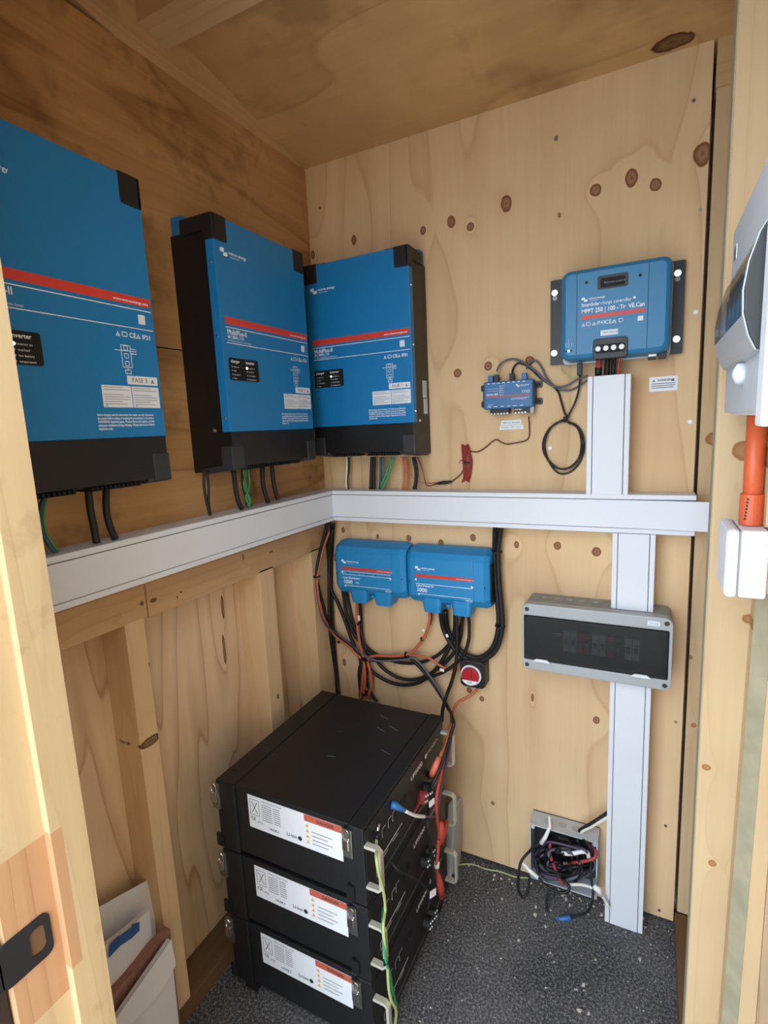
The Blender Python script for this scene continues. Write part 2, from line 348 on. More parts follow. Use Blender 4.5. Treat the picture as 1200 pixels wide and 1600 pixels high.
# unseen open door, added to keep sky light off the left jamb
d2_ = bpy.data.objects.new('added_door', None); COL.objects.link(d2_); tag(d2_, kind='structure')
MB().box(1.150, 1.185, -2.10, -1.30, .01, 2.08).build('shading_leaf', 'jamb_timber', d2_)
MB().box(1.130, 1.150, -2.06, -1.34, .95, 1.05).build('shading_ledge', 'jamb_timber', d2_)
mb = MB(); P = rrect(-1.283, -1.2215, .826, .886, .010)
hole = rrect(-1.248, -1.229, .838, .874, .007)
n = len(P); b = len(mb.v)
for d in (.3368, .3395): mb.v += [YZ(u, v, d) for u, v in P]; mb.v += [YZ(u, v, d) for u, v in hole]
for i in range(n):
    j = (i+1) % n
    mb.f += [(2*n+i, 2*n+j, 3*n+j, 3*n+i), (i, j, 2*n+j, 2*n+i), (n+i, 3*n+i, 3*n+j, n+j)]
sp = mb.build('striker_plate', 'latch_black', dr); sp['label'] = 'black striker plate with a latch hole on the jamb'
MB().prism(rrect(.826, .886, .322, .3395, .004), lambda u, v, d: (v, d, u), -1.290, -1.281).build('striker_lip', 'latch_black', sp)
MB().flat(hole, YZ, .3372).build('latch_hole', 'shaded_timber', sp)  # flat floor of the hole, its shade put into the colour

# ------------------------------------------------------------------ cable trunking
def trunk(name, label, length, loc, rot, hw=.0504, depth=.071, lid_ext=(0, 0), bulge=False):
    """white trunking: base channel with two rims, snap-on lid between them; runs along local x, sits on local y=0"""
    r = thing(name, label, 'cable trunking', loc); r.rotation_euler = rot
    g = .0016
    b = MB().box(0, length, -depth+.006, -.0005, -hw, hw)
    b.box(0, length, -depth, -depth+.006, -hw, -hw+.0125).box(0, length, -depth, -depth+.006, hw-.0125, hw)
    b.build('channel', 'white_plastic', r, bevel=.0012)
    MB().box(0, length, -depth+.0035, -depth+.0062, -hw+.012, hw-.012).build('groove', 'groove_dark', r)
    if not bulge:
        MB().box(lid_ext[0], length+lid_ext[1], -depth-.0008, -depth+.004, -hw+.0125+g, hw-.0125-g).build('lid', 'white_plastic', r, bevel=.0008)
    else:
        mb = MB(); rings = []
        L = length+lid_ext[1]
        for k in range(25):
            x = L*k/24; t = max(0, (x-(L-.25))/.25); y = -depth-.0008-.012*t*t; h = hw-.0125-g
            rings.append([(x, y, -h), (x, y, h), (x, y+.0035, h), (x, y+.0035, -h)])
        mb.loft(rings).build('lid', 'white_plastic', r)
    return r
ZT = 1.227
trunk('cable_trunking', 'long white trunking along the left wall below the two left inverters', 1.15, (0, -1.15, ZT), (0, 0, R_(90)))
trunk('cable_trunking', 'horizontal white trunking on the back wall, its lid overhanging at the right', 1.043, (.072, 0, ZT+.001), (0, 0, 0), lid_ext=(0, .036), bulge=True)
tv = trunk('cable_trunking', 'short vertical white trunking between the solar charge controller and the horizontal trunking', .302, (.913, 0, 1.278+.302), (0, R_(90), 0))
trunk('cable_trunking', 'short vertical white trunking between the horizontal trunking and the grey breaker enclosure', .205, (.980, 0, 1.1765), (0, R_(90), 0))
trunk('cable_trunking', 'long vertical white trunking from the grey breaker enclosure down to the floor', .772, (.982, 0, .774), (0, R_(90), 0))

# ------------------------------------------------------------------ inverters (front faces local -y)
IW, IH, ID = .342, .560, .133
def inverter(label, phase, loc, rotz, dial):
    r = thing('wall_inverter', label, 'inverter', loc, rotz, 'wall inverters')
    W, H, D = IW, IH, ID
    # black chassis, sloped underneath
    mb = MB(); prof = [(-.0005, -.014), (-D*.55, -.008), (-D+.002, .0), (-D+.002, H-.012), (-.032, H-.012), (-.032, H-.024), (-.0005, H-.024)]
    mb.prism(prof, lambda u, v, d: (d, u, v), .003, W-.003); mb.build('chassis', 'black_metal', r, bevel=.0012)
    tb = MB().box(.008, W-.008, -.034, -.0005, H-.023, H+.018)
    tb.build('wall_bracket', 'inverter_blue', r, bevel=.0015)
    # blue cover: front sheet folded on to both sides
    zb = .083
    cw = .043; ch = .052
    fr = [(0, zb), (W, zb), (W, H-ch), (W-cw+.006, H-ch), (W-cw, H-ch+.006), (W-cw, H), (cw, H), (cw, H-ch+.006), (cw-.006, H-ch), (0, H-ch)]
    cv = MB().prism(fr, XZ, -D, -D+.003)
    cv.box(-.0012, .002, -D, -D+.024, zb, H-ch).box(W-.002, W+.0012, -D, -D+.024, zb, H-ch)
    cover = cv.build('front_cover', 'inverter_blue', r, bevel=.0012)
    for sx, dr_ in ((-.0012, -1), (W+.0012, 1)):
        for z in (H-.10, .30, .115):
            MB().cyl((sx, -D+.012, z), (sx+dr_*.003, -D+.012, z), .0036, 10, .0024).build('screw', 'chrome', cover)
        zc_ = .045
        s = MB().cyl((.003 if dr_ < 0 else W-.003, -D+.052, .088), ((.003 if dr_ < 0 else W-.003)+dr_*.003, -D+.052, .088), .0055, 12, .004).build('screw', 'chrome', r)
    # corner caps
    for s in (0, 1):
        X = (lambda x: x) if s == 0 else (lambda x: W-x)
        def bx(a, b, *q):
            x0, x1 = sorted((X(a), X(b))); return (x0, x1, *q)
        mb = MB()
        pr = [(-D-.0015, H-ch), (-D-.0015, H+.003), (-.036, H+.003), (-.036, H-.030), (-D+.03, H-.030), (-D+.02, H-ch)]
        x0, x1 = sorted((X(-.0025), X(.006)))
        mb.prism(pr, lambda u, v, d: (d, u, v), x0, x1)
        mb.box(*bx(0, cw, -D-.0015, -D+.006, H-ch, H+.003)); mb.box(*bx(0, cw+.03, -D+.004, -.036, H-.010, H+.003))
        mb.build('corner_cap', 'black_plastic', r, bevel=.002)
        mb = MB()
        mb.box(*bx(-.0025, .038, -D-.0025, -D+.035, -.006, .050))
        mb.prism([(-D+.001, -.0065), (-D+.001, .010), (-.03, -.004), (-.03, -.018)], lambda u, v, d: (d, u, v), *sorted((X(-.002), X(.05))))
        mb.build('bottom_cap', 'dark_grey_plastic', r, bevel=.003)
    MB().box(.001, W-.001, -D-.0004, -D+.02, .001, zb).build('lower_cover', 'black_metal', r, bevel=.001)
    vb = MB()
    for k in range(26):
        x = .055+k*.0088
        if 10 < k < 14: continue
        vb.box(x, x+.005, -D+.012, -D+.06, -.0105, -.003)
    vb.build('vent', 'deep_black', r)
    # print on the cover
    d = -D-.0004
    st = MB(); bar(st, .014, W-.004, .3285, .3450, XZ, d); st.build('stripe', 'red_print', cover)
    mb = MB(); logo(mb, .018, .478, .017, XZ, d)
    bar(mb, .014, W-.003, .3205, .3222, XZ, d); bar(mb, .014, W-.003, .2855, .2870, XZ, d)
    text(mb, 'MultiPlus-II', .018, .3060, .0115, XZ, d, width=.066, bold=True); text(mb, '48 | 8000 | 110', .018, .2970, .0066, XZ, d, width=.054, bold=True)
    text(mb, 'AC Power Supply with Transfer Switch', .018, .2900, .0038, XZ, d, width=.080)
    text(mb, 'www.victronenergy.com', W-.083, .3325, .0048, XZ, d-.0002, width=.074, bold=True)
    tri(mb, .255, .268, .0095, XZ, d); frame_lines(mb, .268, .280, .268, .277, .0016, XZ, d); text(mb, 'CE', .2835, .268, .009, XZ, d, bold=True)
    tri(mb, .299, .268, .0095, XZ, d); text(mb, 'IP21', .312, .2685, .008, XZ, d, bold=True)
    # block diagram
    x0 = .259; t_ = .0012
    frame_lines(mb, x0+.003, x0+.024, .212, .253, t_, XZ, d); bar(mb, x0-.010, x0+.036, .242, .2432, XZ, d); bar(mb, x0+.022, x0+.036, .246, .2472, XZ, d); bar(mb, x0+.022, x0+.036, .2375, .2387, XZ, d)
    for (a, b2) in ((x0+.009, .246), (x0+.009, .232), (x0+.009, .218)): frame_lines(mb, a, a+.009, b2-.003, b2+.006, t_, XZ, d)
    bar(mb, x0+.0130, x0+.0142, .206, .213, XZ, d); frame_lines(mb, x0+.007, x0+.020, .2005, .2085, t_, XZ, d)
    text(mb, '...', x0+.010, .2035, .003, XZ, d)
    for k, ln in enumerate(('Before charging read the instructions. For indoor use only. Disconnect', 'the supply before making or breaking the connections to the battery.', 'WARNING: Explosive gases. Prevent flames and sparks, provide', 'adequate ventilation during charging. Charge lead acid or lithium')):
        text(mb, ln, .198, .1230-.0062*k, .0042, XZ, d, width=.120, bold=True)
    text(mb, 'batteries only.', .198, .1230-.0062*4, .0042, XZ, d, width=.028, bold=True)
    mb.build('lettering', 'white_print', cover)
    MB().prism(rrect(.308, .323, .2955, .313, .0015), XZ, d-.0002, d+.0004).build('code_label', 'sticker_white', cover)
    # LED panel
    lp = MB().prism(rrect(.014, .117, .202, .2535, .005), XZ, d-.0006, d+.0006).build('indicator_panel', 'deep_black', cover)
    mb = MB(); d2 = d-.0008
    text(mb, 'charger', .020, .2425, .0068, XZ, d2, bold=True); text(mb, 'inverter', .071, .2425, .0068, XZ, d2, bold=True)
    for k, (a, b2) in enumerate((('mains on', 'inverter on'), ('bulk', 'overload'), ('absorption', 'low battery'), ('float', 'temperature'))):
        z = .2330-.0088*k
        text(mb, a, .0275, z-.0015, .0036, XZ, d2); text(mb, b2, .0790, z-.0015, .0036, XZ, d2)
    mb.build('lettering', 'white_print', lp)
    for c_ in (.0225, .0740):
        for k in range(4):
            on = c_ > .05 and k == 0
            MB().prism(circ(c_, .2330-.0088*k, .0028 if on else .0018, 10), XZ, d2-.0004, d2+.0005).build('led', 'led_on' if on else 'led_off', lp)
    # phase label and rating labels
    pl = MB().prism([(.268, .1815), (.3355, .1815), (.3355, .1975), (.268, .1975)], XZ, d-.0004, d+.0003).build('phase_label', 'sticker_white', cover)
    mb = MB(); text(mb, 'FASE '+phase, .278, .1856, .0084, XZ, d-.0006); tri(mb, .320, .1855, .0078, XZ, d-.0006)
    mb.build('lettering', 'dark_print', pl)
    for (u0, u1) in ((.213, .2735), (.2755, .336)):
        rl = MB().prism([(u0, .1385), (u1, .1385), (u1, .178), (u0, .178)], XZ, d-.0004, d+.0003).build('rating_label', 'sticker_white', cover)
        mb = MB()
        for k in range(8):
            if k == 2: continue
            bar(mb, u0+.003, u0+.003+(.052 if k % 3 else .040)*(1 if k < 6 else .9), .1740-.0043*k, .1752-.0043*k, XZ, d-.0006)
        tri(mb, u0+.004, .1400, .0045, XZ, d-.0006)
        mb.build('lettering', 'grey_print', rl)
    if dial:   # white rating plates on the right flank
        x = W-.0025
        for z0, z1, y0, y1 in ((.108, .152, -.048, -.020), (.155, .205, -.052, -.022)):
            q = MB().prism([(y0, z0), (y1, z0), (y1, z1), (y0, z1)], YZ, x, x+.0009).build('flank_label', 'sticker_white', r)
            mb = MB()
            for k in range(int((z1-z0)/.005)-1): bar(mb, y0+.003, y1-.004, z1-.006-k*.005, z1-.0045-k*.005, YZ, x+.0012)
            mb.build('lettering', 'grey_print', q)
    return r
inverter('blue and black inverter marked FASE 3, leftmost, cut by the door jamb', '3', (0, -.775-IW, 1.397), R_(90), False)
inverter('blue and black inverter on the left wall marked FASE 2, between the other two', '2', (0, -.245-IW, 1.400), R_(90), False)
inverter('blue and black inverter on the back wall marked FASE 1', '1', (.061, 0, 1.404), 0, True)

# ------------------------------------------------------------------ solar charge controller
r = thing('solar_charge_controller', 'rounded blue solar charge controller with black side flanges high on the back wall', 'charge controller', (0, 0, 0))
x0, x1, z0, z1 = .799, 1.046, 1.621, 1.838
for a, b in ((.7615, .802), (1.043, 1.0735)):
    fl = MB().prism(rrect(a, b, 1.622, 1.839, .003), XZ, -.016, -.012).build('flange', 'charcoal_metal', r)
for (px, py) in ((867, 458), (866, 552), (1059, 427), (1057, 530)):
    p = PB(px, py, -.017); MB().cyl((p.x, -.016, p.z), (p.x, -.020, p.z), .008, 14).cyl((p.x, -.020, p.z), (p.x, -.024, p.z), .0045, 6).build('bolt', 'chrome', r)
    if py < 500: MB().prism(circ(p.x, p.z-.013, .006, 14), XZ, -.0165, -.0155).build('keyhole', 'grey_plastic', r)
MB().box(x0+.012, x1-.012, -.026, -.0005, z0+.01, z1-.012).build('heat_sink', 'charcoal_metal', r, bevel=.002)
mb = MB(); mb.prism(rrect(x0-.002, x1+.002, z0-.004, z1, .012), XZ, -.034, -.026); mb.build('base_shell', 'pale_grey_plastic', r, bevel=.001)
rings = []
for dy, ins in ((-.034, 0), (-.082, .0005), (-.094, .004), (-.1, .013)):
    rings.append([XZ(u, v, dy) for u, v in rrect(x0+ins, x1-ins, z0+ins, z1-ins, .022-min(ins, .01), 6)])
hs = MB().loft(rings).build('housing', 'controller_blue', r, smooth=False, bevel=.002)
d = -.1004
mb = MB(); bar(mb, .8375, .8388, z0+.013, z1-.013, XZ, d); bar(mb, .9955, .9968, z0+.013, z1-.013, XZ, d)
mb.box(.8375, .8388, -.080, -.04, z1-.012, z1+.0005).box(.9955, .9968, -.080, -.04, z1-.012, z1+.0005)
mb.build('seam', 'dark_print', hs)
slot = MB().prism(rrect(.885, .953, 1.781, 1.812, .004), XZ, -.1012, -.099).build('connector_slot', 'dark_grey_plastic', hs)
MB().prism(rrect(.892, .946, 1.785, 1.806, .003), XZ, -.1016, -.100).build('slot_recess', 'deep_black', slot)
mb = MB(); text(mb, 'Remote control', .900, 1.793, .005, XZ, -.1018); mb.build('lettering', 'grey_print', slot)
for u, v in ((.860, 1.802), (.978, 1.800)): MB().prism(circ(u, v, .0035, 12), XZ, -.1006, -.099).build('screw_hole', 'deep_black', hs)
mb = MB(); logo(mb, .849, 1.7575, .0105, XZ, d)
text(mb, 'SmartSolar', .849, 1.7465, .0078, XZ, d, width=.042, bold=True); text(mb, 'charge controller', .893, 1.7465, .0078, XZ, d, width=.068); mb.flat(circ(.967, 1.752, .003, 8), XZ, d)
text(mb, 'MPPT 250 | 100 - Tr  VE.Can', .849, 1.7305, .0098, XZ, d, width=.140, bold=True)
tri(mb, .849, 1.7000, .009, XZ, d); frame_lines(mb, .860, .871, 1.700, 1.709, .0014, XZ, d); tri(mb, .874, 1.700, .009, XZ, d); text(mb, 'IP43', .885, 1.701, .0078, XZ, d)
text(mb, 'CE', .903, 1.700, .009, XZ, d); tri(mb, .919, 1.700, .010, XZ, d); frame_lines(mb, .934, .944, 1.700, 1.709, .0014, XZ, d)
bar(mb, .820, .8205, 1.652, 1.676, XZ, d); bar(mb, .813, .8135, 1.655, 1.664, XZ, d); bar(mb, .827, .8275, 1.655, 1.664, XZ, d)
mb.build('lettering', 'white_print', hs)
mb = MB(); bar(mb, .849, .990, 1.7165, 1.7255, XZ, d); mb.build('stripe', 'red_print', hs)
MB().prism(rrect(.975, .987, 1.698, 1.709, .001), XZ, d-.0003, d).build('code_label', 'sticker_white', hs)
for u in (.814, .820, .826): MB().prism(circ(u, 1.645, .0024, 10), XZ, -.101, -.099).build('led', 'led_on' if u == .82 else 'deep_black', hs)
q = MB().prism([(.894, 1.673), (.933, 1.673), (.933, 1.6855), (.894, 1.6855)], XZ, -.1008, -.1).build('name_label', 'sticker_white', hs)
mb = MB(); text(mb, 'MPPT 250|100', .899, 1.6775, .004, XZ, -.1011); mb.build('lettering', 'dark_print', q)
tbk = MB().prism(rrect(.877, .955, 1.618, 1.666, .008), XZ, -.106, -.08).build('terminal_block', 'dark_grey_plastic', r, bevel=.0015)
MB().prism(rrect(.882, .950, 1.631, 1.652, .006), XZ, -.1064, -.1055).build('terminal_recess', 'deep_black', tbk)
for k in range(4): MB().prism(circ(.8895+k*.0175, 1.642, .0062, 14), XZ, -.1085, -.106).build('terminal_screw', 'white_print', tbk)
for u in (1.008, 1.030): MB().box(u-.009, u+.009, -.075, -.04, 1.610, 1.6235).build('side_terminal', 'black_plastic', r, bevel=.001)
MB().box(1.000, 1.017, -.076, -.0745, 1.6155, 1.6205).build('terminal_print', 'white_print', r)

# ------------------------------------------------------------------ gateway
r = thing('gateway_box', 'small blue monitoring gateway with black ears on the back wall left of the coiled cable', 'gateway')
gx0, gx1, gz0, gz1 = .583, .721, 1.513, 1.589
MB().box(gx0, gx1, -.045, -.004, gz0, gz1).build('housing', 'gateway_blue', r, bevel=.004)
hsx = MB().box(gx0-.003, gx1+.003, -.04, -.002, gz0+.012, gz1-.012).build('end_frame', 'dark_grey_plastic', r, bevel=.002)
for x_, s in ((gx1, 1), (gx0, -1)):
    for z in (gz0+.016, gz1-.014):
        q = MB().prism(rrect(min(x_, x_+s*.018), max(x_, x_+s*.018), z-.009, z+.009, .004), XZ, -.006, -.001).build('ear', 'charcoal_metal', r)
        MB().cyl((x_+s*.010, -.006, z), (x_+s*.010, -.009, z), .004, 10).build('screw', 'deep_black', q)
d = -.0456
mb = MB(); bar(mb, gx0+.008, gx1-.010, 1.5455, 1.5495, XZ, d); mb.build('stripe', 'orange_print', r)
mb = MB(); text(mb, 'Cerbo GX', gx0+.008, 1.5515, .0055, XZ, d, bold=True); logo(mb, gx0+.092, 1.570, .007, XZ, d)
for k in range(5): text(mb, ('Bluetooth', 'VE.Bus', 'VE.Can', 'BMS-Can', 'Ethernet')[k], gx0+.046, 1.5740-.0058*k, .0026, XZ, d)
bar(mb, gx0+.012, gx0+.06, 1.5685, 1.5690, XZ, d); bar(mb, gx0+.012, gx0+.06, 1.5625, 1.5630, XZ, d)
text(mb, 'CE', gx0+.108, 1.5535, .0065, XZ, d); frame_lines(mb, gx0+.121, gx0+.129, 1.5535, 1.560, .0012, XZ, d); bar(mb, gx0+.080, gx1-.010, 1.5405, 1.5412, XZ, d)
text(mb, 'www.victronenergy.com', gx0+.078, 1.5365, .003, XZ, d); text(mb, 'power', gx0+.014, 1.524, .0035, XZ, d)
for k in range(8): bar(mb, gx0+.012+k*.014, gx0+.019+k*.014, gz1-.006, gz1-.004, XZ, d)
for k in range(6): bar(mb, gx0+.012+k*.018, gx0+.022+k*.018, gz0+.006, gz0+.0075, XZ, d)
mb.build('lettering', 'white_print', r)
for a, b in ((gx0+.016, gx0+.07), (gx0+.084, gx0+.128)):
    q = MB().box(a, b, -.036, -.012, gz0-.014, gz0+.001).build('terminal_strip', 'black_plastic', r, bevel=.001)
    for k in range(int((b-a)/.009)): MB().box(a+.002+k*.009, a+.007+k*.009, -.0364, -.034, gz0-.0145, gz0-.011).build('terminal', 'steel', q)
MB().box(gx0+.128, gx0+.138, -.036, -.014, gz0-.016, gz0+.002).build('power_plug', 'grey_plastic', r, bevel=.001)
mb = MB(); text(mb, '000 000', gx0+.086, gz0-.006, .004, XZ, -.0364, bold=True); mb.build('terminal_print', 'white_print', r)
for u, w_, h_, mt in ((.600, .007, .018, 'plug_blue'), (.616, .006, .020, 'dark_grey_plastic'), (.660, .0065, .020, 'black_plastic'), (.694, .007, .018, 'plug_blue')):
    MB().box(u-w_, u+w_, -.032, -.016, gz1-.001, gz1+h_).build('plug', mt, r, bevel=.0015)
q = MB().prism([(.620, 1.4665), (.680, 1.4675), (.679, 1.481), (.6215, 1.480)], XZ, -.0009, -.0001).build('wall_label', 'sticker_white'); tag(q, 'upper narrow white lettered label stuck to the back wall beneath the gateway', 'label')
mb = MB(); text(mb, 'BMS en', .627, 1.4715, .005, XZ, -.0012); text(mb, 'Remote', .652, 1.4715, .005, XZ, -.0012); mb.build('lettering', 'dark_print', q)
q = MB().prism([(.617, 1.4535), (.686, 1.4545), (.685, 1.4662), (.618, 1.4652)], XZ, -.0009, -.0001).build('wall_label', 'sticker_white'); tag(q, 'lower narrow white lettered label stuck to the back wall beneath the gateway', 'label')
mb = MB(); text(mb, 'Monitor 48 V DC', .622, 1.458, .0045, XZ, -.0012, width=.055); mb.build('lettering', 'grey_print', q)
q = MB().prism(rrect(1.004, 1.067, 1.535, 1.571, .002), XZ, -.0010, -.0001).build('warning_sticker', 'sticker_white'); tag(q, 'small white warning sticker on the back wall right of the vertical trunking', 'sticker')
mb = MB(); text(mb, 'WARNING', 1.022, 1.5595, .0055, XZ, -.0013, bold=True); tri(mb, 1.010, 1.5585, .007, XZ, -.0013); tri(mb, 1.053, 1.5585, .007, XZ, -.0013)
for k in range(3): bar(mb, 1.009, 1.062-.004*(k == 2), 1.553-.005*k, 1.5545-.005*k, XZ, -.0013)
mb.build('lettering', 'dark_print', q)

# ------------------------------------------------------------------ busbar boxes
def busbar(label, xa, xb, zb_, title, ports, fuse):
    r = thing('busbar_box', label, 'busbar box', (0, 0, 0), 0, 'blue busbar boxes')
    zt_ = zb_+.158
    prof = [(-.004, zb_-.006), (-.050, zb_-.006), (-.066, zb_+.002), (-.080, zb_+.022), (-.080, zt_-.016), (-.068, zt_+.004), (-.034, zt_+.016), (-.004, zt_+.016)]
    rings = []
    for x, s in ((xa, .86), (xa+.016, 1.), (xb-.016, 1.), (xb, .86)):
        rings.append([(x, y*s if y < -.02 else y, zb_+.08+(z-zb_-.08)*(.93 if s < 1 else 1)) for y, z in prof])
    h = MB().loft(rings).build('cover', 'busbar_blue', r, bevel=.003)
    MB().box(xa+.004, xb-.004, -.006, -.0005, zb_-.002, zt_+.010).build('back_plate', 'black_plastic', r)
    d = -.0806
    mb = MB(); bar(mb, xb-.046, xb-.0455, zb_+.012, zt_-.010, XZ, d); bar(mb, xa+.030, xa+.0305, zb_+.012, zt_-.010, XZ, d); mb.build('crease', 'dark_print', h)
    for u in (xa+.012, xb-.016):
        MB().prism(circ(u, zb_+.066, .0046, 12), XZ, d+.0+(.004 if u < xa+.02 else .002), -.060).build('screw_hole', 'deep_black', h)
    for u in ports:
        rings = []
        for k, (s, z) in enumerate(((1, zb_+.016), (1, zb_-.006), (.86, zb_-.032))):
            rings.append([XY(a, b, z) for a, b in rrect(u-.032*s, u+.032*s, -.077+.004*(1-s)*3, -.012, .012*s, 4)])
        q = MB().loft(rings).build('cable_port', 'busbar_blue', h, bevel=.002)
        MB().prism(rrect(u-.022, u+.022, -.066, -.022, .010), XY, zb_-.0326, zb_-.031).build('port_opening', 'deep_black', q)
    mid = sum(ports)/len(ports)
    MB().cyl((mid, -.055, zb_-.004), (mid, -.055, zb_-.014), .007, 12).build('grommet', 'busbar_blue', h)
    L0, L1 = xa+.032, xb-.050
    mb = MB(); bar(mb, L0, L1, zb_+.0825, zb_+.0925, XZ, d-.0002); mb.build('stripe', 'red_print', h)
    mb = MB(); logo(mb, L0, zb_+.104, .013, XZ, d); text(mb, 'www.victronenergy.com', L1-.05, zb_+.0852, .004, XZ, d-.0004)
    if fuse:
        bar(mb, L0, L1, zb_+.0765, zb_+.0778, XZ, d); bar(mb, L0, L1, zb_+.0665, zb_+.0678, XZ, d)
    else: bar(mb, L0, L1, zb_+.0605, zb_+.0622, XZ, d)
    mb.flat([(L0-.004, zb_+.074), (L0+.004, zb_+.079), (L0+.004, zb_+.069)], XZ, d); mb.flat([(L1+.004, zb_+.065), (L1-.004, zb_+.070), (L1-.004, zb_+.060)], XZ, d)
    text(mb, title, L0+.003, zb_+.0525, .0068, XZ, d, bold=True); text(mb, '1000', L0+.003, zb_+.0355, .0125, XZ, d, bold=True)
    if fuse: text(mb, 'DC', L0+.052, zb_+.038, .006, XZ, d, bold=True)
    bar(mb, L0+.010, L1-.006, zb_+.0285, zb_+.0298, XZ, d); text(mb, 'M8', L1-.022, zb_+.019, .006, XZ, d); frame_lines(mb, L1-.009, L1-.001, zb_+.019, zb_+.025, .0012, XZ, d)
    mb.flat([(L0+.006, zb_+.029), (L0+.014, zb_+.029), (L0+.010, zb_+.0235)], XZ, d)
    mb.build('lettering', 'white_print', h)
    if fuse:
        for k in range(5): MB().prism(circ(L0+.022+k*(L1-L0-.04)/4, zb_+.0722, .0022, 8), XZ, d-.0006, d).build('led', 'dark_print', h)
    return r
b1 = busbar('blue busbar box nearest the room corner, left one of the pair', .066, .330, .931, 'Lynx Distributor', (.153, .243), True)
b2 = busbar('blue busbar box right of its twin, with a black open end', .334, .600, .929, 'Lynx Power In', (.415, .512), False)
q = MB().prism(rrect(-.062, -.016, .945, 1.060, .004), lambda u, v, d: (d, u, v), .5985, .6035).build('end_opening', 'deep_black', b2)
MB().box(.050, .066, -.05, -.03, 1.030, 1.056).build('red_lug', 'cable_red', b1, bevel=.002)

# ------------------------------------------------------------------ grey breaker enclosure
r = thing('breaker_enclosure', 'wide grey breaker enclosure with a smoked window on the back wall', 'breaker box')
ex0, ex1, ez0, ez1 = .702, 1.076, .779, .973
MB().prism(rrect(ex0+.002, ex1-.002, ez0+.002, ez1-.002, .016), XZ, -.078, -.0005).build('base', 'grey_plastic_dusty', r, bevel=.0015)
# lid is a frame around the window
lid = MB(); O = rrect(ex0, ex1, ez0, ez1, .018, 5); I = rrect(ex0+.006, ex1-.008, ez0+.030, ez1-.034, .004, 5); n = len(O)
for dd in (-.080, -.110): lid.v += [XZ(u, v, dd) for u, v in O]+[XZ(u, v, dd) for u, v in I]
for i in range(n):
    j = (i+1) % n
    lid.f += [(2*n+i, 2*n+j, 3*n+j, 3*n+i), (i, j, 2*n+j, 2*n+i), (n+i, 3*n+i, 3*n+j, n+j), (i, n+i, n+j, j)]
lid = lid.build('lid', 'grey_plastic', r, bevel=.003)
MB().box(ex0+.004, ex1-.006, -.079, -.0775, ez0+.02, ez1-.02).build('inner_panel', 'black_plastic', r)
for u, v in ((ex0+.014, ez1-.016), (ex1-.014, ez1-.014), (ex0+.014, ez0+.014), (ex1-.014, ez0+.014)):
    MB().prism(circ(u, v, .0062, 14), XZ, -.1104, -.108).build('lid_screw', 'dark_grey_plastic', lid)
q = MB().prism(rrect(1.018, 1.046, ez1-.023, ez1-.011, .001), XZ, -.1106, -.1095).build('lid_label', 'sticker_white', lid)
mb = MB(); text(mb, 'SOLAR', 1.022, ez1-.0195, .005, XZ, -.1109); mb.build('lettering', 'grey_print', q)
wn = MB().box(ex0+.0065, ex1-.0085, -.1135, -.1085, ez0+.031, ez1-.035).build('smoked_window', 'smoked_pane', r, bevel=.002)
for u in (.757, 1.007): MB().prism([(u-.026, ez0+.029), (u+.026, ez0+.029), (u+.014, ez0+.037), (u-.014, ez0+.037)], XZ, -.1180, -.112).build('window_catch', 'sticker_white', wn, bevel=.001)
# breakers behind the window
def brk(u, w_, mt, h=.058, yy=-.098): 
    q = MB().box(u, u+w_, yy, -.079, .872-h/2, .872+h/2).box(u+.002, u+w_-.002, yy-.006, yy, .872-.014, .872+.014).build('breaker', mt, r, bevel=.001)
    MB().box(u+w_*.25, u+w_*.75, yy-.013, yy-.005, .868, .880).build('toggle', 'dark_print', q)
for u, w_, mt in ((.812, .017, 'breaker_grey'), (.830, .017, 'breaker_grey'), (.848, .016, 'breaker_red'), (.865, .017, 'breaker_red'), (.886, .017, 'breaker_grey'), (.904, .017, 'breaker_grey'), (.925, .017, 'breaker_red'), (.943, .014, 'dark_grey_plastic'), (.966, .018, 'breaker_grey'), (.985, .017, 'breaker_grey')): brk(u, w_, mt)
q = MB().box(.770, .806, -.0785, -.077, .852, .896).build('blank_slot', 'deep_black', r); MB().box(.782, .804, -.0835, -.078, .884, .8865).box(.782, .804, -.0835, -.078, .879, .8805).build('din_rail', 'chrome', q)
MB().box(1.006, 1.026, -.0785, -.077, .852, .896).build('blank_slot', 'deep_black', r)
for k in range(7):
    if k in (5,): continue
    MB().cyl((ex0+.05+k*.034, -.035, ez1-.003), (ex0+.05+k*.034, -.035, ez1-.0012), .008, 14).build('knockout', 'grey_plastic', r)

# ------------------------------------------------------------------ battery switch
r = thing('battery_switch', 'black battery isolator switch with a round red knob below the blue busbar boxes', 'switch')
sx, sz = .535, .702
MB().prism([(sx-.040, sz-.036), (sx-.028, sz-.044), (sx+.030, sz-.044), (sx+.040, sz-.036), (sx+.040, sz+.034), (sx+.030, sz+.044), (sx-.028, sz+.044), (sx-.040, sz+.034)], XZ, -.052, -.0005).build('base', 'black_plastic', r, bevel=.003)
MB().prism(circ(sx-.004, sz-.002, .033, 28), XZ, -.0545, -.052).build('dial', 'sticker_white', r)
kb = MB().prism(circ(sx-.004, sz-.002, .028, 24), XZ, -.066, -.0545).build('knob', 'switch_red', r, bevel=.002)
MB().box(sx-.010, sx+.002, -.074, -.066, sz-.008, sz+.024).build('grip', 'switch_red', kb, bevel=.003)
MB().prism([(sx-.004+.028*math.cos(R_(a)), sz-.002+.028*math.sin(R_(a))) for a in range(206, 335, 16)], XZ, -.0668, -.0658).build('knob_label', 'white_print', kb)
mb = MB(); text(mb, 'OFF', sx-.012, sz-.024, .006, XZ, -.067, bold=True); mb.build('lettering', 'dark_print', kb)
for u, v in ((sx+.030, sz+.033), (sx+.030, sz-.033)): MB().prism(circ(u, v, .004, 10), XZ, -.0525, -.05).build('screw_hole', 'deep_black', r)

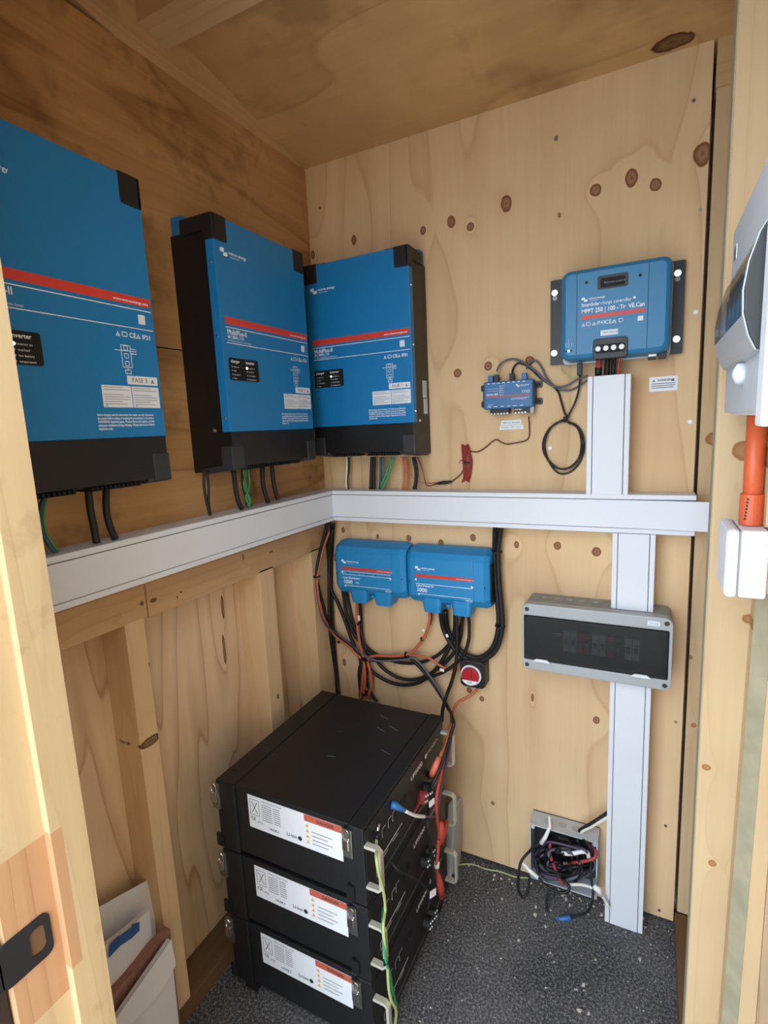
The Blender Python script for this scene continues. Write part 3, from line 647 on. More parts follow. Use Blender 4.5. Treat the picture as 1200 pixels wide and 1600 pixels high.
# ------------------------------------------------------------------ right wall: breaker board, conduit, junction box
r = thing('breaker_board', 'pale grey breaker board with a curved smoked cover on the right wall', 'breaker board')
by0, by1 = -.92, -.552
MB().box(1.122, 1.2115, by0, by1, 1.470, 1.735).build('base', 'white_plastic', r, bevel=.004)
MB().box(1.113, 1.123, by0, by1+.002, 1.474, 1.74).build('front_plate', 'pale_grey_plastic', r, bevel=.003)
MB().box(1.106, 1.116, by0, -.885, 1.46, 1.75).build('side_rail', 'white_plastic', r, bevel=.003)
prof = [(1.113, 1.668), (1.104, 1.652), (1.096, 1.625), (1.0925, 1.598), (1.0935, 1.575), (1.099, 1.553), (1.106, 1.538), (1.113, 1.536)]
def arc(p, off): return [(x+off, z) for x, z in p]
k = 5
cov = MB(); cov.prism(prof[:k]+[(x+.003, z) for x, z in reversed(prof[:k])], lambda u, v, d: (u, d, v), -.862, -.580); cv = cov.build('curved_cover', 'smoked_pane', r)
cov = MB(); cov.prism(prof[k-1:]+[(1.113, 1.572)], lambda u, v, d: (u, d, v), -.862, -.580); cov.build('lift_tab', 'grey_plastic', cv)
cov = MB(); cov.prism(prof, lambda u, v, d: (u, d, v), -.874, -.8625); cov.build('cover_end', 'dark_grey_plastic', cv, bevel=.001)
cov = MB(); cov.prism([(x-.0012, z) for x, z in prof]+[(x+.003, z) for x, z in reversed(prof)], lambda u, v, d: (u, d, v), -.8660, -.8615); cov.build('edge_trim', 'pale_grey_plastic', cv)
MB().box(1.108, 1.1145, -.86, -.59, 1.575, 1.655).build('breaker_row', 'dark_print', r)
for i in range(6):
    y = -.84+i*.042; MB().box(1.1045, 1.109, y, y+.034, 1.59, 1.632).build('breaker', 'breaker_grey', r, bevel=.001)
mb = MB(); mb.tube([(1.113, -.735, 1.522), (1.105, -.735, 1.522), (1.101, -.735, 1.522)], [.014, .012, .004], 14); mb.build('lock_knob', 'white_plastic', r, smooth=True)
mb = MB(); mb.box(1.1122, 1.1132, -.60, -.575, 1.690, 1.710).build('maker_plate', 'chrome', r)

cn = thing('conduit', 'orange plastic conduit running from the breaker board down into the white junction box', 'conduit')
MB().cyl((1.146, -.625, 1.4735), (1.146, -.625, 1.318), .0125, 24).build('pipe', 'conduit_orange', cn, smooth=True)
cp = MB().cyl((1.146, -.625, 1.357), (1.146, -.625, 1.3115), .0152, 24).build('coupling', 'conduit_orange', cn, bevel=.001)
mb = MB()
def onpipe(u, v, d): return (1.146+.0155*math.sin(u/.0155), -.625-.0155*math.cos(u/.0155), v)
for i in range(7): bar(mb, -.011+.0004*i, -.0080+.0004*i, 1.320+i*.0048, 1.3232+i*.0048, onpipe, 0)
mb.build('lettering', 'dark_print', cp)
r = thing('junction_box', 'white square junction box on the right wall under the orange conduit', 'junction box')
MB().box(1.1295, 1.163, -.672, -.572, 1.2125, 1.3105).build('body', 'white_plastic', r, bevel=.004)
MB().box(1.1125, 1.1288, -.673, -.571, 1.2115, 1.3115).build('lid', 'white_plastic', r, bevel=.006)
MB().box(1.128, 1.130, -.670, -.574, 1.214, 1.309).build('gasket', 'grey_print', r)
mb = MB(); mb.prism(circ(1.147, 1.262, .0135, 24), XZ, -.6725, -.671); mb.build('knockout', 'white_plastic', r, bevel=.0006)
MB().box(1.1635, 1.2115, -.665, -.58, 1.22, 1.30).build('mounting_block', 'pine_right', r)
MB().box(1.160, 1.2115, -.650, -.60, 1.3125, 1.469).build('backing_batten', 'pine_right', cn)

# ------------------------------------------------------------------ open grey box by the floor with its wiring, and its lid
r = thing('open_junction_box', 'open grey junction box low on the back wall stuffed with spliced wires', 'junction box')
jx0, jx1, jz0, jz1, jd = .713, .909, .062, .252, .068
MB().box(jx0, jx1, -.004, -.0005, jz0, jz1).build('back', 'dark_grey_plastic', r)
MB().box(jx0, jx1, -jd, -.004, jz1-.004, jz1).build('side', 'pale_grey_plastic', r, bevel=.001)
MB().box(jx0, jx1, -jd, -.004, jz0, jz0+.004).build('side', 'pale_grey_plastic', r, bevel=.001)
MB().box(jx0, jx0+.004, -jd, -.004, jz0+.004, jz1-.004).build('side', 'pale_grey_plastic', r, bevel=.001)
MB().box(jx1-.004, jx1, -jd, -.004, jz0+.004, jz1-.004).build('side', 'pale_grey_plastic', r, bevel=.001)
for u in (.765, .805, .845): MB().cyl((u, -.036, jz1-.001), (u, -.036, jz1+.001), .0125, 18).build('knockout', 'grey_plastic', r)
for u, v in ((jx0+.010, jz1-.010), (jx1-.010, jz1-.010), (jx0+.010, jz0+.010), (jx1-.010, jz0+.010)): MB().cyl((u, -.004, v), (u, -jd+.001, v), .006, 10).build('screw_post', 'pale_grey_plastic', r)
r = thing('box_lid', 'grey plastic box lid standing on edge against the back wall behind the batteries', 'lid')
p = PB(718, 1362, -.05); lx = p.x
M0 = Matrix.Translation((lx-.012, -.085, .003)) @ Matrix.Rotation(R_(-14), 4, 'X')
def LF(u, v, d): return tuple(M0 @ Vector((d, u, v)))
MB().prism(rrect(-.045, .055, 0, .232, .012), lambda u, v, d: LF(u, v, d), -.014, .010).build('shell', 'pale_grey_plastic', r, bevel=.003)
MB().prism(rrect(-.036, .046, .010, .222, .010), lambda u, v, d: LF(u, v, d), .0098, .0125).build('raised_panel', 'grey_plastic', r, bevel=.002)
for u, v in ((-.036, .010), (.046, .010), (-.036, .222), (.046, .222)): MB().prism(circ(u, v, .004, 8), lambda u, v, d: LF(u, v, d), .0105, .0132).build('lid_screw', 'dark_grey_plastic', r)

# ------------------------------------------------------------------ battery stack (fronts face +x, towards the doorway side)
BX, BY, BP = .065, -.682, .195
BD, BL = .422, .486
def battery(label, k):
    r = thing('rack_battery', label, 'battery', (BX, BY, .046+BP*k), 0, 'rack batteries')
    MB().box(.062, BD-.040, .004, BL-.004, .012, BP-.0015).build('chassis', 'battery_black', r, bevel=.002)
    MB().box(0, .0605, 0, BL, .003, BP-.001).build('rear_bracket', 'battery_black', r, bevel=.004)
    fb = MB().box(BD-.039, BD, 0, BL, .003, BP-.001).build('front_bracket', 'battery_black', r, bevel=.002)
    # front panel with its ports
    xp = BD
    MB().box(xp, xp+.002, .006, BL-.006, .030, BP-.008).build('front_panel', 'black_plastic', r)
    MB().box(xp+.001, xp+.004, .045, BL-.03, .0285, .0315).build('edge_strip', 'steel', r)
    F = lambda u, v, d: (xp+d, u, v)
    mb = MB(); text(mb, 'UP5000', .246, .142, .0125, F, .0024, width=.076, bold=True); text(mb, 'PYLONTECH', .360, .146, .010, F, .0024, width=.075)
    mb.flat(circ(.348, .151, .007, 10), F, .0024)
    for a in (.08, .112, .135): frame_lines(mb, a, a+.018, .112, .134, .0018, F, .0024)
    for a in (.075, .13): bar(mb, a, a+.055, .070, .0722, F, .0024); bar(mb, a, a+.03, .062, .0640, F, .0024)
    frame_lines(mb, .045, .075, .040, .062, .0016, F, .0024); mb.flat(circ(.06, .051, .007, 10), F, .0024)
    mb.build('lettering', 'white_print', r)
    for a in (.082, .114, .137, .175, .20): MB().box(xp+.001, xp+.0034, a, a+.014, .114, .132).build('data_port', 'deep_black', r)
    for a, mt in ((.300, 'breaker_red' if k == 2 else 'black_plastic'), (.335, 'black_plastic')):
        q = MB().cyl((xp, a, .062), (xp+.02, a, .062), .017, 16).build('power_socket', mt, r, bevel=.001)
        for j in range(4): MB().cyl((xp+.02, a+.010*math.cos(j*1.57+.4), .062+.010*math.sin(j*1.57+.4)), (xp+.0225, a+.010*math.cos(j*1.57+.4), .062+.010*math.sin(j*1.57+.4)), .0025, 8).build('stud_pin', 'white_print', q)
    # pull handles
    for y in (.006, BL-.018):
        hb = [(xp+.001, y, .055), (xp+.030, y, .055), (xp+.037, y, .062), (xp+.037, y, .147), (xp+.030, y, .154), (xp+.001, y, .154)]
        mb = MB(); rings = []
        for i, p in enumerate(hb):
            t_ = (Vector(hb[min(i+1, 5)])-Vector(hb[max(i-1, 0)])).normalized(); nn = Vector((-t_.z, 0, t_.x))*.0035; w_ = Vector((0, .0075, 0))
            c_ = Vector(p); rings.append([c_-nn-w_, c_+nn-w_, c_+nn+w_, c_-nn+w_])
        mb.loft(rings).build('pull_handle', 'brushed_alu', r, bevel=.0012)
    # rating label on the flank
    X_ = lambda u, v, d: (u, -d, v)
    lb = MB().prism([(.100, .094), (.366, .094), (.366, .181), (.100, .181)], X_, -.0035, -.0020)
    lb = MB().prism([(.100, .094), (.366, .094), (.366, .181), (.100, .181)], X_, -.0044, -.0030).build('rating_label', 'sticker_white', r)
    dd = -.0028
    mb = MB()
    frame_lines(mb, .106, .134, .130, .172, .0012, X_, dd)
    mb.flat([(.111, .136), (.113, .136), (.129, .166), (.127, .166)], X_, dd); mb.flat([(.111, .166), (.113, .166), (.129, .136), (.127, .136)], X_, dd)
    text(mb, 'Lithium-ion Battery System', .142, .172, .005, X_, dd, width=.06)
    for j in range(8): bar(mb, .142, .172, .1645-.0058*j, .1660-.0058*j, X_, dd); bar(mb, .176, .196, .1645-.0058*j, .1660-.0058*j, X_, dd)
    text(mb, 'CE', .106, .116, .009, X_, dd, bold=True); text(mb, 'IP20', .126, .112, .006, X_, dd); text(mb, 'UN38.3', .160, .104, .0065, X_, dd, bold=True)
    text(mb, 'Li-ion', .212, .108, .009, X_, dd, bold=True); mb.flat(circ(.250, .112, .006, 10), X_, dd)
    for j in range(4): bar(mb, .285, .340-.012*(j % 2), .140-.010*j, .1415-.010*j, X_, dd)
    mb.build('lettering', 'dark_print', lb)
    mb = MB(); bar(mb, .266, .366, .164, .181, X_, dd); mb.build('warning_band', 'orange_print', lb)
    mb = MB(); text(mb, 'DANGER', .300, .1685, .008, X_, dd+.0002, bold=True); mb.build('lettering', 'dark_print', lb)
    mb = MB()
    for j in range(4): mb.flat([(.268, .150-.014*j), (.278, .150-.014*j), (.273, .159-.014*j)], X_, dd)
    mb.build('warning_signs', 'yellow_print', lb)
    # toggle latches
    for x, s in ((.372, 1), (-.010, 0)):
        la = MB().box(x, x+.024, -.006, 0, .118, .186).build('latch', 'steel', r, bevel=.001)
        MB().box(x+.003, x+.021, -.014, -.005, .140, .168).build('lever', 'chrome', la, bevel=.003)
        MB().tube(smoothpath([(x+.005, -.008, .165), (x+.005, -.010, .184), (x+.012, -.010, .189), (x+.019, -.010, .184), (x+.019, -.008, .165)], 3), .0016, 6).build('hoop', 'chrome', la)
        MB().box(x+.002, x+.022, -.005, -.0002, .012, .046).build('catch', 'charcoal_metal', la)
    for yy in (.05, BL-.06): MB().cyl((.018, yy, BP-.0012), (.018, yy, BP+.0006), .006, 12).build('locating_pin', 'charcoal_metal', r)
    if k == 2:
        for (x, y, dx_, dy_) in ((.21, .19, .022, .006), (.18, .30, .004, .002), (.27, .36, .03, -.012), (.30, .38, .035, -.015), (.33, .27, .03, -.01), (.25, .42, .03, -.008)):
            MB().prism([(x, y), (x+dx_, y+dy_), (x+dx_, y+dy_+.0012), (x, y+.0012)], XY, BP-.0016, BP-.0013).build('scratch', 'grey_print', r)
    if k == 0:
        for x, y in ((.01, .02), (.01, BL-.05), (BD-.05, .02), (BD-.05, BL-.05)): MB().box(x, x+.04, y, y+.03, -.046, .004).build('foot', 'battery_black', r, bevel=.002)
    return r
battery('black rack battery at the bottom of the stack, standing on the floor', 0)
battery('black rack battery in the middle of the stack of three', 1)
battery('black rack battery on top of the stack of three, with bare flat lid', 2)

# ------------------------------------------------------------------ cardboard and papers behind the door jamb
def sheet(name, label, pts, thick, mat, cat, bend=None, grp=None, floor=True):
    """sheet given by its four corners TL TR BR BL (world), with a real thickness"""
    TL, TR, BR, BL_ = [Vector(p) for p in pts]; N = 10
    for p_ in ((BR, BL_) if floor else ()): p_.z = .002; p_.x = max(p_.x, .014)     # every sheet stands on the floor
    nrm = (TR-TL).cross(BL_-TL).normalized()*thick
    mb = MB(); V0 = []; 
    for j in range(N+1):
        for i in range(N+1):
            u, v = i/N, j/N
            p = (TL*(1-u)+TR*u)*(1-v)+(BL_*(1-u)+BR*u)*v
            if bend: p = p+Vector(bend(u, v))
            V0.append(p)
    n = N+1; mb.v = [tuple(p) for p in V0]+[tuple(p+nrm) for p in V0]; o_ = n*n
    for j in range(N):
        for i in range(N):
            a = j*n+i; mb.f += [(a, a+1, a+n+1, a+n), (o_+a, o_+a+n, o_+a+n+1, o_+a+1)]
    for i in range(N):
        a, b = i, i+1; mb.f.append((a, o_+a, o_+b, b)); a, b = N*n+i, N*n+i+1; mb.f.append((a, b, o_+b, o_+a))
        a, b = i*n, (i+1)*n; mb.f.append((a, b, o_+b, o_+a)); a, b = i*n+N, (i+1)*n+N; mb.f.append((a, o_+a, o_+b, b))
    o = mb.build(name, mat, smooth=False); tag(o, label, cat, grp); return o
def Q(px, py, x): return PX(px, py, x)
s1 = sheet('paper_sheet', 'tall white curled sheet rearmost behind the door jamb with a blue printed bar', [Q(120, 1438, -.06), Q(237, 1371, -.055), Q(222, 1470, -.01)-Vector((0, 0, .2)), Q(120, 1530, -.01)-Vector((0, 0, .2))], .0015, 'paper', 'paper', bend=lambda u, v: (.012*math.sin(u*3)*(1-v), 0, .010*math.sin(u*3.14)*(1-v)))
mb = MB()
tl = [Q(a, b, .017) for a, b in ((170, 1497), (172, 1478), (184, 1463), (190, 1461), (206, 1450), (207, 1444), (218, 1441), (218, 1454), (206, 1466), (188, 1478))]
b = len(tl); mb.v = [tuple(p) for p in tl]+[tuple(p+Vector((-.001, 0, 0))) for p in tl]; mb.f = [tuple(range(b)), tuple(range(2*b-1, b-1, -1))]+[(i, (i+1) % b, b+(i+1) % b, b+i) for i in range(b)]
mb.build('blue_print', 'paper_blue', s1)
sheet('cardboard_sheet', 'thick white folded board in front of the tall curled sheet behind the door jamb', [Q(110, 1512, .0), Q(233, 1421, .0), Q(231, 1480, .02)-Vector((0, 0, .25)), Q(140, 1560, .02)-Vector((0, 0, .25))], .012, 'paper', 'cardboard', bend=lambda u, v: (.01*math.sin(u*3.1), 0, 0))
sheet('cardboard_sheet', 'brown cardboard edge with a violet tinge between the white folded board and the white carton', [Q(130, 1608, .035), Q(266, 1451, .030), Q(268, 1500, .045)-Vector((0, 0, .22)), Q(150, 1660, .045)-Vector((0, 0, .22))], .022, 'card_edge', 'cardboard')
# carton: a torn white box side with a flap
ct = thing('carton', 'white torn carton nearest the doorway, leaning between the stud and the door jamb', 'carton')
P = [Q(140, 1650, .062), Q(266, 1468, .052), Q(277, 1600, .085)-Vector((0, 0, .12)), Q(170, 1720, .085)-Vector((0, 0, .12))]
c1 = sheet('panel', None, P, .010, 'paper', None); c1.parent = ct
e = [Vector(p) for p in P]
fl = sheet('flap', None, [e[0]*1.0+Vector((.004, 0, .004)), e[1]+Vector((.004, 0, .002)), e[1]*.80+e[2]*.20+Vector((.010, 0, 0)), e[0]*.86+e[3]*.14+Vector((.011, 0, 0))], .002, 'paper', None, bend=lambda u, v: (.003*math.sin(u*9)*v, 0, .010*math.sin(u*7)*v), floor=False); fl.parent = ct

# ------------------------------------------------------------------ cables
NAMEC = 'cable'
def cable(label, pts, r=.004, mat='cable_black', cat='cable', n=8, k=6, name='cable', group=None):
    o = MB().tube(smoothpath(pts, k), r, n).build(name, mat, smooth=True); tag(o, label, cat, group); return o
def seq(lst, y):
    """pixels measured on the photograph, each at its distance from the back wall"""
    return [PB(p[0], p[1], -(p[2] if len(p) > 2 else y)) for p in lst]
def lseq(lst, x): return [PX(p[0], p[1], (p[2] if len(p) > 2 else x)) for p in lst]
def tie(parent, p, r=.006, ax=(0, 0, 1)):
    a = Vector(ax).normalized()*.002; p = Vector(p)
    q = MB().cyl(p-a, p+a, r, 10).build('cable_tie', 'cable_black', parent)
    MB().box(p.x-.002, p.x+.002, p.y-r-.004, p.y-r+.002, p.z-.002, p.z+.003).build('tie_head', 'cable_black', q)
def flag(parent, p, u, v, w_=.012, h_=.010):
    p = Vector(p); u = Vector(u).normalized(); v = Vector(v).normalized(); n_ = u.cross(v)*.0012
    mb = MB(); c4 = [p, p+u*w_, p+u*w_+v*h_, p+v*h_]; mb.loft([[tuple(q-n_) for q in c4], [tuple(q+n_) for q in c4]]); mb.build('cable_flag', 'cable_label', parent)
# under the left inverters, into the left trunking (top at z 1.277)
A = 'short cables from the inverters into the trunking'
cable('dark blue-green wire pair under the leftmost inverter beside the door jamb', lseq([(70, 775), (62, 800), (66, 830), (76, 850), (86, 862)], .055), .0042, 'cable_teal', group=A)
cable('thin green wire beside the blue-green pair under the leftmost inverter', lseq([(74, 775), (68, 805), (72, 832), (82, 850), (92, 862)], .052), .0022, 'cable_green', group=A)
cable('left one of two thick black cables under the leftmost inverter', lseq([(138, 765), (141, 795), (147, 825), (151, 848)], .055), .0068, group=A)
cable('right one of two thick black cables under the leftmost inverter', lseq([(166, 760), (166, 795), (171, 820), (180, 842)], .055), .0068, group=A)
cable('slim black cable, left of a doubled pair, under the middle inverter', lseq([(319, 735), (319, 760), (323, 785), (328, 805)], .06), .0032, group=A)
cable('slim black cable, right of a doubled pair, under the middle inverter', lseq([(323, 735), (326, 760), (326, 785), (329, 805)], .058), .0032, group=A)
cable('thick black cable left of the green wires under the middle inverter', lseq([(365, 735), (368, 760), (372, 782), (378, 795)], .055), .0062, group=A)
for i, (a, b, c_, lb) in enumerate(((380, 384, 387, 'leftmost'), (385, 381, 390, 'middle'), (388, 390, 384, 'rightmost'))):
    cable(f'thin green wire, {lb} at its top, of three twisted under the middle inverter', lseq([(a, 733), (b, 758), (c_, 778), (388+i*2, 792)], .055+.002*i), .0024, 'cable_green', group=A)
cable('dark wire among the green wires under the middle inverter', lseq([(379, 733), (379, 755), (384, 778), (386, 792)], .05), .003, group=A)
cable('left one of the right-hand pair of black cables under the middle inverter', lseq([(410, 730), (411, 755), (415, 772), (419, 785)], .055), .0064, group=A)
cable('right one of the right-hand pair of black cables under the middle inverter', lseq([(425, 728), (427, 750), (430, 765), (434, 780)], .055), .0062, group=A)
# under the back inverter
cable('white wire on the left under the back-wall inverter', seq([(542, 714), (542, 735), (541, 750), (542, 764)], .05), .003, 'cable_white', group=A)
cable('black wire beside the white one under the back-wall inverter', seq([(545, 714), (545, 735), (543, 748), (544, 764)], .047), .0036, group=A)
cable('left one of two stiff black cables in the middle under the back-wall inverter', seq([(581, 714), (580, 740), (579, 764)], .05), .0055, group=A)
cable('right one of two stiff black cables in the middle under the back-wall inverter', seq([(585, 714), (584, 740), (584, 764)], .048), .0055, group=A)
cable('dark blue-green wire under the back-wall inverter', seq([(595, 714), (595, 740), (594, 764)], .05), .0044, 'cable_teal', group=A)
cable('grey-blue wire left of the green ones under the back-wall inverter', seq([(599, 714), (599, 735), (597, 764)], .048), .003, 'cable_grey', group=A)
cable('upper of two bright green wires slanting under the back-wall inverter', seq([(611, 714), (605, 735), (597, 755), (593, 764)], .05), .0032, 'cable_green', group=A)
cable('lower of two bright green wires slanting under the back-wall inverter', seq([(615, 714), (609, 738), (602, 754), (596, 764)], .053), .003, 'cable_green', group=A)
cable('left one of two orange wires under the back-wall inverter', seq([(629, 714), (631, 735), (631, 752), (629, 764)], .05), .0036, 'cable_orange', group=A)
cable('right one of two orange wires under the back-wall inverter', seq([(633, 714), (635, 735), (636, 752), (633, 764)], .05), .0036, 'cable_orange', group=A)
cable('left one of two black cables at the right end under the back-wall inverter', seq([(645, 714), (649, 735), (649, 752), (646, 764)], .05), .0042, group=A)
cable('right one of two black cables at the right end under the back-wall inverter', seq([(648, 714), (652, 735), (651, 752), (649, 764)], .046), .0042, group=A)
cable('thin brown wire from the back-wall inverter to the inline fuse', seq([(652, 714), (660, 733), (664, 752), (668, 759), (676, 758), (684, 755, .012)], .030), .0017, 'cable_brown')
cable('thin red wire from the back-wall inverter to the inline fuse', seq([(636, 720, .05), (642, 742, .04), (655, 752, .03), (668, 755, .02), (684, 754, .012)], .03), .0015, 'cable_orange')
f = MB().tube(seq([(680, 755.5), (686, 755.2), (690, 754.5), (694, 754), (700, 753.5), (706, 752.5)], .010), [.003, .0048, .0048, .006, .0048, .003], 8).build('inline_fuse', 'black_plastic', smooth=True); tag(f, 'small black inline fuse holder just above the horizontal trunking', 'fuse')
lead = cable('thin red and black lead from the gateway down to the red tied bundle', seq([(826, 651, .025), (827, 665), (827, 680), (822, 688), (806, 692), (792, 694), (783, 691), (776, 687), (768, 691), (756, 701), (746, 706), (735, 705)], .006), .0020, 'cable_brown')
bd = thing('wire_bundle', 'small red wire bundle tied up beside the inline fuse above the trunking', 'wire bundle')
for i in range(5):
    o_ = (i-2)*1.7
    MB().tube(smoothpath(seq([(731+o_, 703), (726+o_*1.2, 698-abs(o_)), (726+o_*.8, 720), (728+o_, 745), (727+o_*1.5, 750+abs(o_)), (733+o_*.6, 742), (735+o_*.7, 720), (731+o_*.4, 701)], .006+.002*(i % 3)), 4), .0018, 6).build('loop', 'cable_red', bd, smooth=True)
p = PB(729, 723, -.009); tie(bd, p, .010)
MB().tube(seq([(727, 721), (720, 719), (717, 724)], .015), .0012, 5).build('tie_tail', 'cable_black', bd)
cable('thin dark lead between the red tied bundle and the inline fuse', seq([(726, 728), (722, 738), (712, 748), (704, 753)], .008), .0018, 'cable_brown')
# gateway leads
cable('grey data cable arching from the second plug of the gateway to the vertical trunking', seq([(776, 580, .024), (782, 569), (794, 562), (808, 562), (824, 570), (838, 581), (852, 595), (866, 604), (884, 603), (900, 594), (918, 587, .03)], .016), .0028, 'cable_grey')
cable('grey data cable from the rightmost plug of the gateway to the vertical trunking', seq([(823, 576, .024), (828, 566), (838, 564), (846, 574), (854, 590), (864, 602), (876, 609), (892, 609), (906, 602), (918, 594, .03)], .012), .0028, 'cable_grey')
CO = PB(880, 695, -.01)
def coil(a, rx, rz, ox, oz, dy): return (CO.x+ox+rx*math.sin(a), -.006-dy, CO.z+oz+rz*math.cos(a))
pts = seq([(801, 590, .024), (801, 578), (808, 568), (818, 569), (830, 577), (846, 592), (862, 602), (872, 612), (877, 628), (882, 645), (886, 652)], .010)
for i in range(1, 37):
    a = -i*math.pi/6+.25; t_ = i/36
    pts.append(Vector(coil(a, .055+.004*math.sin(i*.9), .064+.003*(i % 12 > 5)+(.014 if i < 12 and math.cos(a) < 0 else 0), .004*math.sin(i*.5), 0, .004*(i//12))))
pts += seq([(888, 650), (898, 630), (904, 610), (906, 592), (906, 578, .05)], .016)
usb = cable('long black cable coiled in a ring beside the upper vertical trunking', pts, .0027, k=4)
tie(usb, PB(869, 608, -.012), .007, (1, 0, .6)); tie(usb, PB(884, 652, -.010), .007, (0, 0, 1))
MB().box(PB(906, 575, -.05).x-.006, PB(906, 575, -.05).x+.006, -.058, -.042, 1.586, 1.6175).build('plug', 'black_plastic', usb, bevel=.0015)
cable('thin green earth wire from the left end of the charge controller', seq([(876, 570, .03), (879, 580), (888, 588), (900, 589), (912, 586)], .02), .0016, 'cable_earth')
B_ = 'cables from the charge controller into the trunking'
for lb, px, r_, mt in (('thick red and black cable, leftmost under the charge controller', 936, .0075, 'heatshrink_red'), ('thick black cable second from left under the charge controller', 949, .0070, 'cable_black'), ('thick black cable third from left under the charge controller', 959, .0060, 'cable_black'), ('slim red wire rightmost under the charge controller', 967, .0028, 'plug_red')):
    q = cable(lb, [PB(px+(3 if mt == 'plug_red' else 0), 553, -.075), PB(px, 568, -.06), PB(px-1, 588, -.05)], r_, mt, group=B_)
    if mt == 'heatshrink_red': MB().tube([PB(px-1, 574, -.058), PB(px-1, 588, -.05)], .0085, 10).build('black_sleeve', 'cable_black', q, smooth=True)

# cables round the busbar boxes: cropped-photo coordinates (c) -> pixels
def cq(lst, y):
    out = []
    for p in lst:
        px, py = 470+.2917*p[0], 800+.2917*p[1]; q = PB(px, py, -(p[2] if len(p) > 2 else y))
        out.append(q if q.x > .010+y*.35 else PX(px, py, .010+y*.35))
    return out
k1 = cable('black cable at the outer left of the corner bundle, falling from the trunking', cq([(150, 40, .05), (125, 130), (95, 250), (85, 330), (97, 410), (120, 500), (148, 590), (205, 665), (285, 725), (318, 790), (322, 900), (318, 990)], .03), .0058)
tie(k1, cq([(85, 345)], .03)[0], .012); tie(k1, cq([(210, 690)], .03)[0], .011, (1, 0, -.6))
cable('orange cable beside the outer black one, falling from the trunking at the corner', cq([(178, 40, .05), (150, 115), (112, 220), (90, 340), (92, 440), (120, 560), (180, 660), (255, 720), (300, 765), (335, 800), (345, 880), (335, 980)], .042), .0042, 'cable_orange')
cable('violet-grey cable beside the orange one at the left of the corner bundle', cq([(168, 50, .05), (140, 130), (104, 240), (86, 350), (90, 450), (125, 590), (200, 655), (300, 735), (360, 790), (420, 800)], .036), .0036, 'cable_violet')
cable('straight black cable dropping along the corner down to the top battery', cq([(165, 50, .05), (152, 200), (150, 400), (154, 600), (166, 720), (190, 880), (208, 985, .05)], .02), .0055)
cable('second black cable dropping along the corner, close to the blue busbar box', cq([(178, 60, .05), (170, 200), (165, 380), (172, 560), (182, 720), (200, 900), (206, 985, .06)], .014), .0042)
cable('black cable sweeping in the lowest loop below both busbar boxes', cq([(172, 90, .05), (155, 250), (160, 400), (200, 490), (240, 590), (275, 690), (320, 780), (390, 860), (480, 912), (570, 927), (650, 905), (720, 845), (785, 745), (820, 650), (826, 540, .05)], .032), .0062)
cable('black cable in the second lowest loop below both busbar boxes', cq([(222, 395, .03), (228, 450), (245, 540), (280, 640), (330, 715), (390, 780), (450, 845), (530, 890), (610, 897), (690, 868), (790, 790), (850, 690), (868, 540, .05)], .024), .0058)
cable('black cable in a shallow loop from the left busbar box to its twin', cq([(240, 395, .03), (255, 480), (290, 620), (350, 720), (430, 775), (520, 805), (610, 810), (690, 790), (760, 745), (830, 660), (860, 600), (874, 540, .05)], .016), .0054)
o1 = cable('orange cable leaving the first port of the left busbar box', cq([(300, 485, .045), (300, 560), (306, 640), (320, 720), (338, 800), (330, 900), (320, 1000)], .038), .0048, 'cable_orange')
flag(o1, cq([(306, 580)], .046)[0], (1, 0, 0), (0, 0, 1), .008, .018); tie(o1, cq([(316, 597)], .038)[0], .011)
cable('black cable beside the orange one under the left busbar box', cq([(318, 485, .045), (322, 570), (330, 680), (352, 740), (360, 820), (352, 900), (385, 985), (410, 1015)], .03), .0056)
o2 = cable('orange cable from the right busbar box swinging left to the tied junction', cq([(688, 530, .045), (690, 580), (672, 650), (630, 715), (575, 762), (490, 772), (400, 770), (360, 790), (372, 860), (378, 930), (360, 990)], .04), .0050, 'cable_orange')
flag(o2, cq([(650, 640)], .048)[0], (1, 0, 0), (.2, 0, 1), .008, .010); tie(o2, cq([(650, 680)], .04)[0], .007, (.6, 0, 1)); tie(o2, cq([(565, 768)], .04)[0], .012, (1, 0, .3)); tie(o2, cq([(345, 785)], .04)[0], .016, (.3, 0, 1)); tie(o2, cq([(345, 970)], .035)[0], .016, (.1, 0, 1))
cable('short black cable beside the orange one under the right busbar box', cq([(698, 530, .04), (696, 575, .034), (690, 600, .02)], .03), .005)
cable('violet-grey cable lying along the tied junction below the left busbar box', cq([(330, 760), (400, 795), (480, 797), (560, 790), (600, 782), (640, 812), (700, 890), (745, 960), (790, 1050)], .048), .0036, 'cable_grey')
cable('black cable crossing from the tied junction down to the battery fronts', cq([(350, 745), (420, 785), (520, 785), (580, 780), (640, 835), (690, 895), (730, 950), (765, 1005), (795, 1060, .09)], .034), .0058)
bk = cable('outer thick black cable in the big loop right of the busbar boxes', cq([(748, 530, .05), (762, 620), (800, 700), (850, 760), (910, 795), (970, 795), (1035, 752), (1068, 680), (1080, 590), (1070, 470), (1060, 340), (1058, 200), (1075, 70, .05)], .034), .0078)
tie(bk, cq([(1050, 212)], .03)[0], .016); tie(bk, cq([(1068, 610)], .03)[0], .016, (.1, 0, 1))
cable('inner thick black cable in the big loop right of the busbar boxes', cq([(775, 530, .05), (785, 620), (815, 690), (860, 745), (920, 778), (970, 775), (1020, 738), (1050, 670), (1060, 580), (1052, 460), (1042, 330), (1038, 200), (1042, 70, .05)], .022), .0078)
c10 = cable('black cable hanging straight from the right busbar box down to the battery fronts', cq([(832, 540, .05), (836, 640), (836, 740), (828, 830), (808, 910), (782, 980), (762, 1050, .09), (755, 1120, .14)], .05), .0058)
